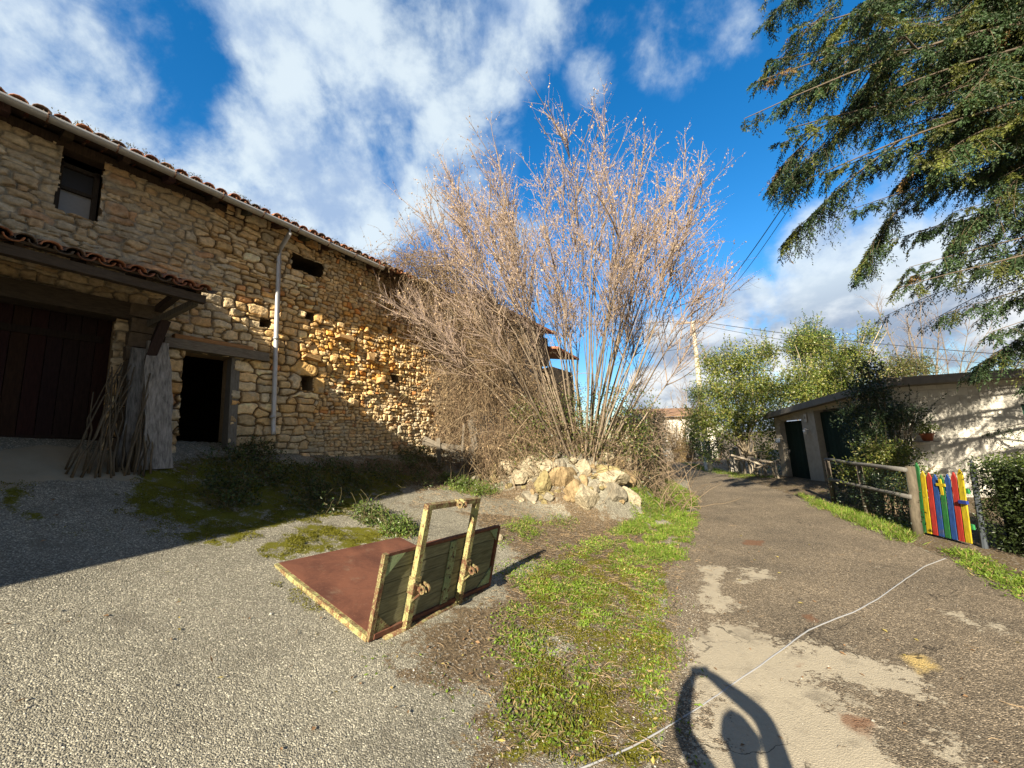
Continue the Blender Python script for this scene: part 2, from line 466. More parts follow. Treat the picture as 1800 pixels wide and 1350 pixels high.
def field(x, y, polys, soft=.18, warp=.25):
    wx = x + warp * (fbm(x * 3, y * 3, 31) - .5) * 2; wy = y + warp * (fbm(x * 3, y * 3, 57) - .5) * 2
    f = np.full(x.shape, -1e9)
    for P in polys: f = np.maximum(f, polydist(wx, wy, P))
    return sst(f, -soft, soft)


def axis(lo, hi, st, ext):
    a = np.arange(lo, hi, st); g = []; d = st
    while sum(g) < ext: d *= 1.22; g.append(d)
    g = np.cumsum(g); return np.concatenate([lo - g[::-1], a, hi + g])


gx = axis(-8.5, 9.0, .05, 900); gy = axis(1.5, 14.0, .05, 900)
X, Y = np.meshgrid(gx, gy)
Zg = gz(X, Y)
Zg = np.where(np.hypot(X, Y) > 60, -1.0 * sst(np.hypot(X, Y), 60, 120) + Zg, Zg)
tL = sdist(EDGE, X, Y); tR = -sdist(REDGE, X, Y)
inroad = (tL < .1) & (tR < .1)
Zg = Zg - np.where(inroad, .02, 0)
_s = X * WD[0] + Y * WD[1]; _o = X * WN[0] + Y * WN[1] - WO
Zg = Zg - np.where((_o < -.45) & (_s > -4) & (_s < 9.0) & (_o > -8.5), 1.2, 0)
nearm = (np.abs(X) < 12) & (Y > 0) & (Y < 18)
C = np.zeros(X.shape + (3,))
xm, ym = X[nearm], Y[nearm]
mo = np.maximum(field(xm, ym, MOSS[:3] + MOSS[4:]), .85 * field(xm, ym, MOSS[3:4])); di = field(xm, ym, DIRT, .5, .5); gr = field(xm, ym, GRIT, .12, .2); ap = field(xm, ym, APRON)
C[nearm, 0] = mo * (1 - gr * .9); C[nearm, 1] = np.maximum(di * (1 - gr), 0); C[nearm, 2] = ap
farm = ~nearm
C[farm, 1] = 1.0
rside = sdist(REDGE, X, Y) < 0
C[..., 1] = np.where(rside, 1.0, C[..., 1]); C[..., 0] = np.where(rside, .5, C[..., 0])
Vg = np.stack([X, Y, Zg], -1).reshape(-1, 3)
ny, nx = X.shape
ii = np.arange(ny * nx).reshape(ny, nx)
Fg = np.stack([ii[:-1, :-1], ii[:-1, 1:], ii[1:, 1:], ii[1:, :-1]], -1).reshape(-1, 4)


def gravel_nodes(nt, P, lo, hi, scale, fleck=.9):
    vo = N(nt, 'ShaderNodeTexVoronoi', inp={'Scale': scale, 'Randomness': 1.0}); L(nt, P, vo.inputs['Vector'])
    r = N(nt, 'ShaderNodeSeparateColor'); L(nt, vo.outputs['Color'], r.inputs[0])
    c = ramp(nt, r.outputs[0], [(0.0, lo), (.55, tuple((a + b) / 2 * .9 for a, b in zip(lo, hi))), (.93, hi), (1.0, tuple(min(1, v * 1.6) for v in hi))])
    vo2 = N(nt, 'ShaderNodeTexVoronoi', inp={'Scale': scale * .42, 'Randomness': 1.0}); L(nt, P, vo2.inputs['Vector'])
    r2 = N(nt, 'ShaderNodeSeparateColor'); L(nt, vo2.outputs['Color'], r2.inputs[0])
    big = math_(nt, 'MULTIPLY', smooth(nt, r2.outputs[1], fleck, fleck + .02), smooth(nt, vo2.outputs['Distance'], .42, .3))
    c = mix(nt, big, c, tuple(min(1, v * 1.45) for v in hi))
    h = math_(nt, 'SUBTRACT', math_(nt, 'MULTIPLY', r.outputs[1], .7), math_(nt, 'MULTIPLY', vo.outputs['Distance'], .9))
    return c, math_(nt, 'ADD', h, math_(nt, 'MULTIPLY', big, .8))


def ground_mat():
    m, nt, b, out = new_mat('ground'); P = posn(nt)
    col, h = gravel_nodes(nt, P, (.13, .124, .10), (.365, .35, .285), 105)
    lg = noise_(nt, P, .8, 6, .65)
    worn = smooth(nt, noise_(nt, P, 2.2, 7, .7), .52, .68)
    col = mix(nt, math_(nt, 'MULTIPLY', worn, .6), col, mix(nt, noise_(nt, P, 60, 4, .7), (.075, .07, .058), (.2, .185, .15)))
    col = mix(nt, 1.0, col, ramp(nt, lg, [(.3, (.74, .73, .70)), (.7, (1.18, 1.16, 1.1))]), 'MULTIPLY')
    s = N(nt, 'ShaderNodeSeparateColor'); L(nt, attr(nt), s.inputs[0])
    fine = noise_(nt, P, 9, 6, .7); fine2 = noise_(nt, P, 34, 4, .7)
    dk = smooth(nt, math_(nt, 'ADD', s.outputs[1], math_(nt, 'MULTIPLY', math_(nt, 'SUBTRACT', math_(nt, 'ADD', math_(nt, 'MULTIPLY', fine, .6), math_(nt, 'MULTIPLY', fine2, .4)), .5), 2.6)), .38, .7)
    dcol = mix(nt, smooth(nt, fine2, .3, .7), (.035, .024, .013), (.20, .145, .085))
    vs = N(nt, 'ShaderNodeTexVoronoi', inp={'Scale': 60.0}); L(nt, P, vs.inputs['Vector'])
    rs = N(nt, 'ShaderNodeSeparateColor'); L(nt, vs.outputs['Color'], rs.inputs[0])
    dcol = mix(nt, smooth(nt, rs.outputs[2], .9, .93), dcol, (.27, .245, .2))
    col = mix(nt, math_(nt, 'MULTIPLY', dk, .92), col, dcol)
    ap = smooth(nt, math_(nt, 'ADD', s.outputs[2], math_(nt, 'MULTIPLY', math_(nt, 'SUBTRACT', fine, .5), .8)), .4, .6)
    col = mix(nt, ap, col, mix(nt, noise_(nt, P, 3, 6, .65), (.19, .16, .105), (.33, .285, .2)))
    mk = smooth(nt, math_(nt, 'ADD', math_(nt, 'MULTIPLY', s.outputs[0], .8), math_(nt, 'MULTIPLY', math_(nt, 'SUBTRACT', math_(nt, 'ADD', math_(nt, 'MULTIPLY', noise_(nt, P, 4.5, 6, .68), .7), math_(nt, 'MULTIPLY', fine2, .3)), .5), 2.6)), .55, .8)
    mcol = mix(nt, fine2, (.045, .05, .006), (.2, .19, .02))
    col = mix(nt, mk, col, mcol)
    L(nt, col, b.inputs['Base Color']); b.inputs['Roughness'].default_value = .95; b.inputs['Specular IOR Level'].default_value = .15
    hh = math_(nt, 'ADD', math_(nt, 'MULTIPLY', h, math_(nt, 'SUBTRACT', 1.0, math_(nt, 'MULTIPLY', ap, .85))), math_(nt, 'ADD', math_(nt, 'MULTIPLY', fine2, .6), math_(nt, 'MULTIPLY', mk, noise_(nt, P, 70, 3, .7))))
    bump(nt, b, hh, .8, .009)
    return m


g = MB(); g.raw(Vg, Fg, None, C.reshape(-1, 3)); GR = struct(g.build('ground', ground_mat(), smooth=True))


# ------------------------------------------------------------------ road sheet
def resamp(P, st):
    d = np.concatenate([[0], np.cumsum(np.hypot(*np.diff(P, axis=0).T))]); k = np.linspace(0, d[-1], max(2, int(d[-1] / st)))
    from_ = np.stack([np.interp(k, d, P[:, i]) for i in range(2)], 1)
    for _ in range(2): from_[1:-1] = (from_[:-2] + from_[1:-1] * 2 + from_[2:]) / 4
    return from_


yy = np.concatenate([np.arange(-6, 14, .05), np.arange(14, 28, .15), np.linspace(28, 44, 30)])
def edge_x(P, y): return np.interp(y, P[:, 1], P[:, 0])
lx = edge_x(EDGE, yy); rx = edge_x(REDGE, yy)
for _ in range(12):
    lx[1:-1] = (lx[:-2] + 2 * lx[1:-1] + lx[2:]) / 4; rx[1:-1] = (rx[:-2] + 2 * rx[1:-1] + rx[2:]) / 4
lx = lx - .1 + .35 * (fbm(yy * 1.3, yy * 0 + 3.1, 8) - .5) + .12 * (fbm(yy * 6, yy * 0 + 1.1, 9) - .5)
rx = rx + .3 * (fbm(yy * 1.1, yy * 0 + 7.7, 18) - .5)
uu = np.linspace(0, 1, 80)
RX = lx[:, None] + (rx - lx)[:, None] * uu; RY = np.repeat(yy[:, None], 80, 1)
RZ = gz(RX, RY) * sst(np.minimum(uu, 1 - uu), -1, .02)[None] + .012
RZ[:, 0] -= .05; RZ[:, -1] -= .05
CONC = [np.array([atZ(*p, .01)[:2] for p in q]) for q in (
    [(1212, 1140), (1235, 1100), (1290, 1092), (1322, 1098), (1335, 1120), (1375, 1135), (1440, 1128), (1470, 1140), (1545, 1165), (1600, 1180), (1640, 1240), (1560, 1215), (1440, 1185), (1430, 1200), (1510, 1225), (1480, 1240), (1540, 1290), (1590, 1349), (1600, 1500), (1200, 1500), (1235, 1349), (1260, 1260), (1215, 1200)],
    [(1238, 995), (1280, 1000), (1265, 1035), (1285, 1065), (1240, 1072), (1232, 1030)], [(1305, 1005), (1340, 1000), (1365, 1015), (1310, 1022)],
    [(1620, 1290), (1690, 1300), (1680, 1335), (1630, 1310)], [(1640, 1075), (1700, 1085), (1780, 1110), (1700, 1095)])]
RUST = [np.array([atZ(*p, .01)[:2] for p in q]) for q in ([(1585, 1152), (1620, 1150), (1660, 1180), (1620, 1190)],)]
OR = [np.array([atZ(*p, .01)[:2] for p in q]) for q in ([(1410, 1085), (1440, 1082), (1450, 1098), (1420, 1100)], [(1480, 1255), (1530, 1262), (1540, 1290), (1500, 1280)], [(1390, 1160), (1400, 1157), (1402, 1168), (1388, 1167)], [(1310, 950), (1345, 950), (1345, 960), (1310, 958)])]
RC = np.zeros(RX.shape + (3,)); nr = (RY > 1.5) & (RY < 9)
RC[nr, 0] = field(RX[nr], RY[nr], CONC, .28, .16); RC[nr, 1] = field(RX[nr], RY[nr], RUST, .14, .06); RC[nr, 2] = .8 * field(RX[nr], RY[nr], OR, .1, .12)


def road_mat():
    m, nt, b, out = new_mat('road'); P = posn(nt)
    col, h = gravel_nodes(nt, P, (.075, .064, .046), (.26, .225, .165), 95, .93)
    lg = noise_(nt, P, .9, 6, .62)
    col = mix(nt, 1.0, col, ramp(nt, lg, [(.3, (.75, .72, .7)), (.7, (1.3, 1.22, 1.15))]), 'MULTIPLY')
    s = N(nt, 'ShaderNodeSeparateColor'); L(nt, attr(nt), s.inputs[0])
    fine = noise_(nt, P, 7, 7, .72)
    k = smooth(nt, math_(nt, 'ADD', s.outputs[0], math_(nt, 'MULTIPLY', math_(nt, 'SUBTRACT', math_(nt, 'ADD', math_(nt, 'MULTIPLY', fine, .65), math_(nt, 'MULTIPLY', noise_(nt, P, 32, 4, .7), .35)), .5), 3.6)), .44, .6)
    cc = mix(nt, noise_(nt, P, 30, 5, .7), (.29, .255, .185), (.40, .355, .265))
    cc = mix(nt, smooth(nt, noise_(nt, P, 3, 5, .6), .5, .75), cc, (.2, .175, .13))
    col = mix(nt, k, col, cc)
    col = mix(nt, math_(nt, 'MULTIPLY', smooth(nt, math_(nt, 'ADD', s.outputs[1], math_(nt, 'SUBTRACT', fine, .5)), .3, .8), .85), col, (.50, .37, .14))
    col = mix(nt, math_(nt, 'MULTIPLY', smooth(nt, math_(nt, 'ADD', s.outputs[2], math_(nt, 'SUBTRACT', fine, .5)), .35, .7), .8), col, (.17, .085, .045))
    # faint streaks of pale dust along the lane
    st = smooth(nt, noise_(nt, vmap(nt, P, (1.6, 5.5, 1)), 1.5, 6, .7), .60, .74)
    col = mix(nt, math_(nt, 'MULTIPLY', st, .45), col, (.27, .235, .18))
    ck = N(nt, 'ShaderNodeTexVoronoi', feature='DISTANCE_TO_EDGE', inp={'Scale': .9, 'Randomness': 1.0})
    wv = N(nt, 'ShaderNodeVectorMath', operation='ADD'); L(nt, P, wv.inputs[0]); wn_ = N(nt, 'ShaderNodeTexNoise', inp={'Scale': 3.0, 'Detail': 6.0}); L(nt, P, wn_.inputs['Vector']); ws_ = N(nt, 'ShaderNodeVectorMath', operation='SCALE', inp={'Scale': .5}); L(nt, wn_.outputs['Color'], ws_.inputs[0]); L(nt, ws_.outputs[0], wv.inputs[1]); L(nt, wv.outputs[0], ck.inputs['Vector'])
    crack = math_(nt, 'MULTIPLY', smooth(nt, ck.outputs['Distance'], .008, .002), smooth(nt, noise_(nt, P, 1.1, 3, .5), .5, .6))
    col = mix(nt, math_(nt, 'MULTIPLY', crack, .8), col, (.03, .025, .018))
    L(nt, col, b.inputs['Base Color']); b.inputs['Roughness'].default_value = .9; b.inputs['Specular IOR Level'].default_value = .2
    bump(nt, b, math_(nt, 'MULTIPLY', h, math_(nt, 'SUBTRACT', 1.0, math_(nt, 'MULTIPLY', k, .6))), .9, .008)
    return m


r_ = MB(); ii = np.arange(RX.size).reshape(RX.shape)
r_.raw(np.stack([RX, RY, RZ], -1).reshape(-1, 3), np.stack([ii[:-1, :-1], ii[:-1, 1:], ii[1:, 1:], ii[1:, :-1]], -1).reshape(-1, 4), None, RC.reshape(-1, 3))
struct(r_.build('road', road_mat(), smooth=True))

# ------------------------------------------------------------------ barn
barn = thing('stone_barn', 'long two storey stone barn with tiled roof and gutter on the left', 'barn', wp(3, 1.7, -3))
S0, S1, Z0, Z1 = -3.2, 9.3, 1.2, 6.85
HOLES = {  # s0, s1, z0, z1
    'garage': (-2.2, 1.66, 2.2, 4.45), 'door': (2.53, 3.27, 1.9, 3.84), 'window': (.92, 1.36, 5.66, 6.9), 'slot': (4.26, 4.98, 6.02, 6.36),
    'h1': (4.55, 4.82, 3.34, 3.66), 'h2': (4.6, 4.8, 4.93, 5.12), 'h3': (6.86, 7.0, 5.12, 5.3), 'h4': (7.0, 7.24, 3.78, 3.98), 'h5': (3.7, 3.9, 4.55, 4.75)}


def barn_wall():
    st = .0165
    s = np.arange(S0, S1, st); z = np.arange(Z0, Z1, st)
    S, Z = np.meshgrid(s, z); near = S > -.2
    d1 = np.full(S.shape, 9.0); d2 = np.full(S.shape, 9.0); idx = np.zeros(S.shape, int)
    ws = S + .035 * (fbm(S * 5, Z * 5, 3) - .5) * 2 + .012 * (fbm(S * 22, Z * 22, 6, 2) - .5) * 2
    wz = Z + .05 * (fbm(S * 1.6, Z * 2.2, 4) - .5) * 2 + .03 * (fbm(S * 6, Z * 6, 9, 3) - .5) * 2
    seeds = []
    for q in range(10):      # quoins beside the door and around the openings
        seeds.append((2.38 + .02 * (-1) ** q, 1.98 + q * .2, .155, .1))
        seeds.append((3.5 + .03 * (-1) ** q, 1.9 + q * .2, .15 + .04 * (q % 2), .1))
    seeds += [(4.66, 3.82, .3, .15), (4.42, 3.5, .1, .18), (4.98, 3.5, .14, .2), (4.52, 5.05, .09, .12), (4.9, 5.03, .11, .12), (4.7, 3.25, .35, .06)]
    nspec = len(seeds); row = Z0
    while row < Z1:
        hbase = RNG.uniform(.085, .2); c = S0 - RNG.uniform(0, .3)
        while c < S1:
            w = RNG.uniform(.10, .40) * (1.0 if c < 4.6 else .55)
            sub = RNG.random() * (1 if c < 4.6 or hbase < .12 else .24)
            if sub < .22 and hbase > .11:
                parts = [(c + w / 2, row + hbase * .27, w / 2, hbase * .27), (c + w / 2 + RNG.uniform(-.05, .05), row + hbase * .77, w / 2, hbase * .24)]
            elif sub < .3:
                parts = [(c + w / 2, row + hbase * .6, w / 2, hbase * .75)]
            else: parts = [(c + w / 2, row + hbase / 2 + RNG.normal(0, .012), w / 2, hbase / 2)]
            for p in parts:
                if not any(abs(p[0] - e[0]) < e[2] * .95 + .02 and abs(p[1] - e[1]) < e[3] * .95 + .02 for e in seeds[:nspec]): seeds.append(p)
            c += w
        row += hbase
    for k, (cs, cz, hw, hh) in enumerate(seeds):
        i0, i1 = np.searchsorted(z, [cz - hh * 2.6 - .06, cz + hh * 2.6 + .06]); j0, j1 = np.searchsorted(s, [cs - hw * 2 - .06, cs + hw * 2 + .06])
        if i1 <= i0 or j1 <= j0: continue
        a = np.abs(ws[i0:i1, j0:j1] - cs) / hw; b = np.abs(wz[i0:i1, j0:j1] - cz) / hh
        pw = 2.6 + (k * 7 % 5) * .5
        d = ((a ** pw + b ** pw) ** (1 / pw) - 1) * min(hh, hw)   # about metres from the stone's rim
        D1, D2, I = d1[i0:i1, j0:j1], d2[i0:i1, j0:j1], idx[i0:i1, j0:j1]
        m = d < D1
        D2[...] = np.where(m, D1, np.minimum(D2, d)); I[...] = np.where(m, k, I); D1[...] = np.where(m, d, D1)
    ns = len(seeds); gap = np.clip(d2 - d1, 0, .3)
    rr = RNG.random((ns, 4))
    base = (rr[:, 0] - .4) * .06
    tilt = (rr[:, 1:3] - .5) * .42
    sc = np.array([q[0] for q in seeds]); zc = np.array([q[1] for q in seeds])
    hs = np.array([min(q[2], q[3]) for q in seeds])[idx]; jw = np.clip(hs * .42, .012, .03)
    joint = sst(gap, .0, jw)
    dome = np.sqrt(np.clip(gap / (jw * 2.6), 0, 1)) * np.clip(hs * .42, .014, .036)
    mort = sst(3.1 + .8 * (fbm(S * 1.5, Z * 1.5, 66) - .5) * 2 - S - .9 * np.maximum(0, 4.6 - Z), -.3, .6)   # the plastered upper left
    off = joint * (base[idx] * (1 - .5 * mort) + dome + tilt[idx, 0] * np.clip(S - sc[idx], -.15, .15) + tilt[idx, 1] * np.clip(Z - zc[idx], -.1, .1)) - (1 - joint) * (np.clip(hs * .5, .018, .042) * (1 - mort * .75))
    off = off + .012 * (fbm(S * 14, Z * 14, 12, 4) - .5) * 2 * joint + .03 * (fbm(S * .9, Z * .9, 40) - .5)
    off = off - .10 * sst(S, 8.4, 9.3) * (fbm(S * 2, Z * 2, 77))
    pal = np.array([(.62, .46, .26), (.68, .53, .32), (.56, .40, .20), (.62, .39, .17), (.64, .54, .37), (.53, .46, .33), (.54, .28, .12), (.70, .58, .39), (.60, .47, .28)])
    pick = RNG.choice(len(pal), ns, p=[.2, .18, .13, .08, .13, .1, .04, .06, .08])
    cc = pal[pick] * (.68 + .55 * rr[:, 3:4]); warm = (np.exp(-((sc - 6.0) / 1.7) ** 2 - ((zc - 4.5) / 1.1) ** 2))[:, None]; lum = cc.mean(1, keepdims=True); cc = lum + (cc - lum) * (.97 + .42 * warm); cc = cc * (np.array([1.06, 1.02, .94]) * (1 - warm) + np.array([1.07, .92, .74]) * warm)
    col = cc[idx]
    grey = mort[..., None] * .55; col = col * (1 - grey) + np.array([.34, .29, .205]) * grey
    st2 = (fbm(S * 9, Z * 12, 21, 4)[..., None] - .5); col = col * (1 + .55 * st2)
    lich = sst(fbm(S * 5, Z * 5, 88, 4), .60, .72)[..., None] * .5; col = col * (1 - lich) + np.array([.40, .37, .29]) * lich
    jc = np.array([.15, .10, .055]) * (1 - mort[..., None]) + np.array([.25, .225, .17]) * mort[..., None]
    jn = joint[..., None]; col = col * jn + jc * (1 - jn)
    low = sst(Z - 2.3 - .5 * fbm(S, Z * 0, 3), .35, -.25)[..., None] * .4; col = col * (1 - low) + np.array([.36, .33, .24]) * low
    V = WD * S[..., None] + WN * (WO + off)[..., None]; V[..., 2] += Z
    ii = np.arange(S.size).reshape(S.shape)
    F = np.stack([ii[:-1, :-1], ii[:-1, 1:], ii[1:, 1:], ii[1:, :-1]], -1)
    cs = (ws[:-1, :-1] + ws[1:, 1:]) / 2; cz = (wz[:-1, :-1] * .4 + Z[:-1, :-1] * .6)
    keep = np.ones(cs.shape, bool)
    for (a, b, c, d) in HOLES.values(): keep &= ~((cs > a) & (cs < b) & (cz > c) & (cz < d))
    keep &= ~((cz > 6.6 + .12 * fbm(cs * 3, cz * 0, 4)) & (S[:-1, :-1] < 3))
    m = MB(); m.raw(V.reshape(-1, 3), F[keep], None, np.clip(col, .02, .8).reshape(-1, 3))
    w = m.build('stone_wall', M['stone'], barn, smooth=False)
    # reveals: boxes set back behind each opening
    e = .035
    for nme, (a, b, c, d) in HOLES.items():
        rv = MB()
        dep = .5 if nme not in ('garage', 'window') else .35
        A, B, Cc, D = a - e, b + e, c - e, d + e
        cl = (.30, .22, .13) if nme != 'slot' else (.05, .035, .02)
        for (p0, p1) in (((A, Cc), (A, D)), ((A, D), (B, D)), ((B, D), (B, Cc)), ((B, Cc), (A, Cc))):
            q = [wp(p0[0], p0[1], -.015), wp(p1[0], p1[1], -.015), wp(p1[0], p1[1], -dep), wp(p0[0], p0[1], -dep)]
            rv.raw(q, [(0, 1, 2, 3)], None, cl)
        if nme.startswith('h') or nme == 'slot': rv.raw([wp(A, Cc, -dep), wp(B, Cc, -dep), wp(B, D, -dep), wp(A, D, -dep)], [(0, 1, 2, 3)], None, (.02, .016, .012))  # backs of small holes and attic slot painted near-black for their inner darkness
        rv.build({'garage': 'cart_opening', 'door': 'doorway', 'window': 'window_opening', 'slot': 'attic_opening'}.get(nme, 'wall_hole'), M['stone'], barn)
    return w


barn_wall()
FRW = np.array([WD, WN, (0, 0, 1)]).T
# rest of the body: end walls, back wall, inner floor
EO = .42; ZE = 6.72; SL = math.tan(rad(17))
for (s0, s1, oa) in ((S0 - .5, S0, -.02), (S1 - .55, S1 - .05, -.1)):
    v = [wp(s_, z_, o_) for s_ in (s0, s1) for (o_, z_) in ((oa, 1.0), (-8.5, 1.0), (-8.5, 7.0), (-4.2, 8.25), (oa, 6.86))]
    b_ = MB(); b_.raw(v, [(0, 1, 2, 3), (5, 8, 7, 6), (0, 5, 6, 1), (1, 6, 7, 2), (2, 7, 8, 3), (3, 8, 9, 4), (4, 9, 5, 0)], [(0, 3, 4), (5, 9, 8)], (.34, .27, .17)); b_.build('gable_wall', M['stone'], barn)
b_ = MB(); b_.box(wp((S0 + S1) / 2, 4.0, -8.3), (S1 - S0, .35, 6.0), FRW, (.2, .16, .11)); b_.build('back_wall', M['stone'], barn)
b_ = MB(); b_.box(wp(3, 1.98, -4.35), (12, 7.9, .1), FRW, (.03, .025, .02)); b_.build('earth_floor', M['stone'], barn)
# lintels, jamb, door leaf
m_ = MB(); m_.box(wp(3.03, 3.93, .02), (1.62, .3, .17), FRW, (.17, .145, .11), .012); m_.box(wp(2.95, 4.06, .03), (1.2, .2, .07), FRW, (.3, .16, .07), .008); m_.build('lintel', M['woodx'], barn)
m_ = MB(); m_.box(wp(3.31, 2.92, -.1), (.12, .25, 1.86), FRW, (.16, .15, .13), .01); m_.box(wp(2.9, 1.99, -.05), (.8, .4, .09), FRW, (.2, .18, .13), .01); m_.build('door_frame', M['wood'], barn)
# stable door pushed inward in the dark
# big timber door of the cart entrance
gd = MB()
for k in range(24):
    a = -2.15 + k * .16
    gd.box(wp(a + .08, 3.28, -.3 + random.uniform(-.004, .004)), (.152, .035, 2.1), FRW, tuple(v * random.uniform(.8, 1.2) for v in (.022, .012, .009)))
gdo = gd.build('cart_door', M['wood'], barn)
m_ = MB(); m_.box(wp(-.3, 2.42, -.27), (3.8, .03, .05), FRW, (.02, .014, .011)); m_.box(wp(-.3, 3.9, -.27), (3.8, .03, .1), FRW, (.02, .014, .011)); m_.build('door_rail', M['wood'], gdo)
m_ = MB(); m_.box(wp(-.25, 4.33, -.02), (4.2, .36, .24), FRW, (.06, .047, .034), .01); m_.build('lintel', M['woodx'], barn)
# attic window
m_ = MB()
for (cs, cz, w, h) in ((.95, 6.1, .06, .9), (1.33, 6.1, .06, .9), (1.14, 5.69, .44, .05), (1.14, 6.13, .36, .05), (1.14, 6.5, .44, .06)): m_.box(wp(cs, cz, -.22), (w, .05, h), FRW, (.05, .042, .035))
wf = m_.build('window_frame', M['wood'], barn)
m_ = MB(); m_.box(wp(1.14, 5.91, -.25), (.34, .006, .4), FRW, (.27, .275, .28)); m_.box(wp(1.14, 6.33, -.25), (.34, .006, .34), FRW, (.03, .03, .035)); m_.build('window_pane', M['plastic'], wf)
# projecting stones
for (px, py, w, h) in ((606, 594, .42, .09), (650, 627, .17, .2), (547, 629, .36, .07), (668, 668, .12, .15)):
    s_, z_ = wall_px(px, py, .1)
    m_ = MB(); m_.box(wp(s_, z_, .08), (w, .24, h), FRW, (.43, .27, .12), .018); m_.build('projecting_stone', M['stone'], barn)

# roof: boards, rafters, tiles
# eaves overhang EO, underside height ZE at the eaves edge, slope SL
ORG, OBK = -4.2, -8.9       # ridge and far eaves
def rz(off): return ZE + (EO - max(off, ORG)) * SL - max(0.0, ORG - off) * SL
def rf(s, off, dz=0.0): return wp(s, rz(off) + dz, off)
m_ = MB()
a = [rf(s_, o_) for o_ in (EO, ORG, OBK) for s_ in (S0 - .4, S1 + .25)]
b = [p + np.array([0, 0, .05]) for p in a]
m_.raw(np.array(a + b), [(0, 2, 3, 1), (2, 4, 5, 3), (6, 7, 9, 8), (8, 9, 11, 10), (0, 1, 7, 6), (4, 10, 11, 5), (0, 6, 8, 2), (2, 8, 10, 4), (1, 3, 9, 7), (3, 5, 11, 9)], None, (.075, .055, .04))
roof = m_.build('roof', M['woodx'], barn)
m_ = MB()
for k in range(22):
    s_ = S0 + .1 + k * .58 + random.uniform(-.05, .05)
    m_.beam(rf(s_, EO - .06, -.06), rf(s_, -.6, -.06), .09, .11, col=tuple(v * random.uniform(.7, 1.2) for v in (.085, .06, .04)), jit=.006)
m_.beam(wp(S0, 6.72, -.1), wp(S1, 6.72, -.1), .2, .16, col=(.07, .05, .035))
m_.build('rafters', M['wood'], roof)


def barrel(mb, p0, p1, r0, r1, up, col, cap=True, n=7, inv=False):
    """a half-round tile from p0 to p1"""
    p0 = np.asarray(p0, float); p1 = np.asarray(p1, float); d = p1 - p0; d /= np.linalg.norm(d)
    sd = np.cross(d, up); sd /= np.linalg.norm(sd); u = np.cross(sd, d); u /= np.linalg.norm(u)
    if inv: u = -u
    V = []
    for (p, r) in ((p0, r0), (p1, r1)):
        for t in (1.0, .84):
            for j in range(n):
                th = math.pi * j / (n - 1); V.append(p + sd * math.cos(th) * r * t + u * math.sin(th) * r * t * .85)
    F = []
    for j in range(n - 1):
        F += [(j, j + 1, 2 * n + j + 1, 2 * n + j), (n + j + 1, n + j, 3 * n + j, 3 * n + j + 1), (j + 1, j, n + j, n + j + 1), (2 * n + j, 2 * n + j + 1, 3 * n + j + 1, 3 * n + j)]
    mb.raw(V, F, None, col)


def tile_col():
    c = np.array(random.choice([(.30, .12, .065), (.36, .16, .085), (.24, .11, .07), (.2, .13, .09), (.33, .2, .12), (.16, .12, .085), (.4, .17, .08)]))
    return tuple(c * random.uniform(.6, 1.1))


def tile_field(mb, s0, s1, o_edge, o_top, P, pitch=.19, course=.36, near=3):
    """P(s, off, dz) is the roof plane"""
    s = s0
    while s < s1:
        j = random.uniform(-.012, .012); k = 0; o = o_edge + .05 + random.uniform(-.03, .04)
        while o > o_top and k < near:
            dz = .06 + random.uniform(0, .014)
            barrel(mb, P(s + j, o, dz - .012), P(s + j, o - course * 1.12, dz - .03), .092, .078, np.array([0, 0, 1.0]), tile_col())
            barrel(mb, P(s + pitch / 2, o + .02, .075), P(s + pitch / 2, o - course * 1.12, .06), .085, .075, np.array([0, 0, 1.0]), tile_col(), inv=True)
            o -= course; k += 1
        s += pitch * random.uniform(.96, 1.05)


m_ = MB(); tile_field(m_, S0 - .35, S1 + .2, EO, -8.5, rf, near=4)
# upper courses as one corrugated skin
ss = np.arange(S0 - .35, S1 + .2, .19 / 6); oo = np.array([EO - 1.2] + list(np.arange(EO - 1.5, -8.9, -.36)))
SS, OO = np.meshgrid(ss, oo); hz = .09 + .045 * np.abs(np.cos(SS * math.pi / .19))
V = np.array([rf(a, o, h) for a, o, h in zip(SS.ravel(), OO.ravel(), hz.ravel())]); ii = np.arange(SS.size).reshape(SS.shape)
m_.raw(V, np.stack([ii[:-1, :-1], ii[1:, :-1], ii[1:, 1:], ii[:-1, 1:]], -1).reshape(-1, 4), None, np.array([tile_col() for _ in V]) * .5 + np.array([.14, .06, .035]))
m_.build('roof_tiles', M['tile'], roof, smooth=True)
# moss clumps on the tile ends
m_ = MB()
for k in range(60):
    s_ = random.uniform(-.5, 6.3); p = rf(s_, EO + random.uniform(-.25, 0), .15)
    nn_ = 25; Q = p + RNG.normal(0, .03, (nn_, 3)) * (1.4, 1.4, .6); D = RNG.normal(0, 1, (nn_, 3)); D[:, 2] = np.abs(D[:, 2])
    m_.leaves(Q, D, RNG.normal(0, 1, (nn_, 3)), np.full(nn_, .03), np.full(nn_, .014), np.array([.10, .09, .03]) * RNG.uniform(.6, 1.4, (nn_, 1)))
m_.build('roof_moss', M['grass'], roof)

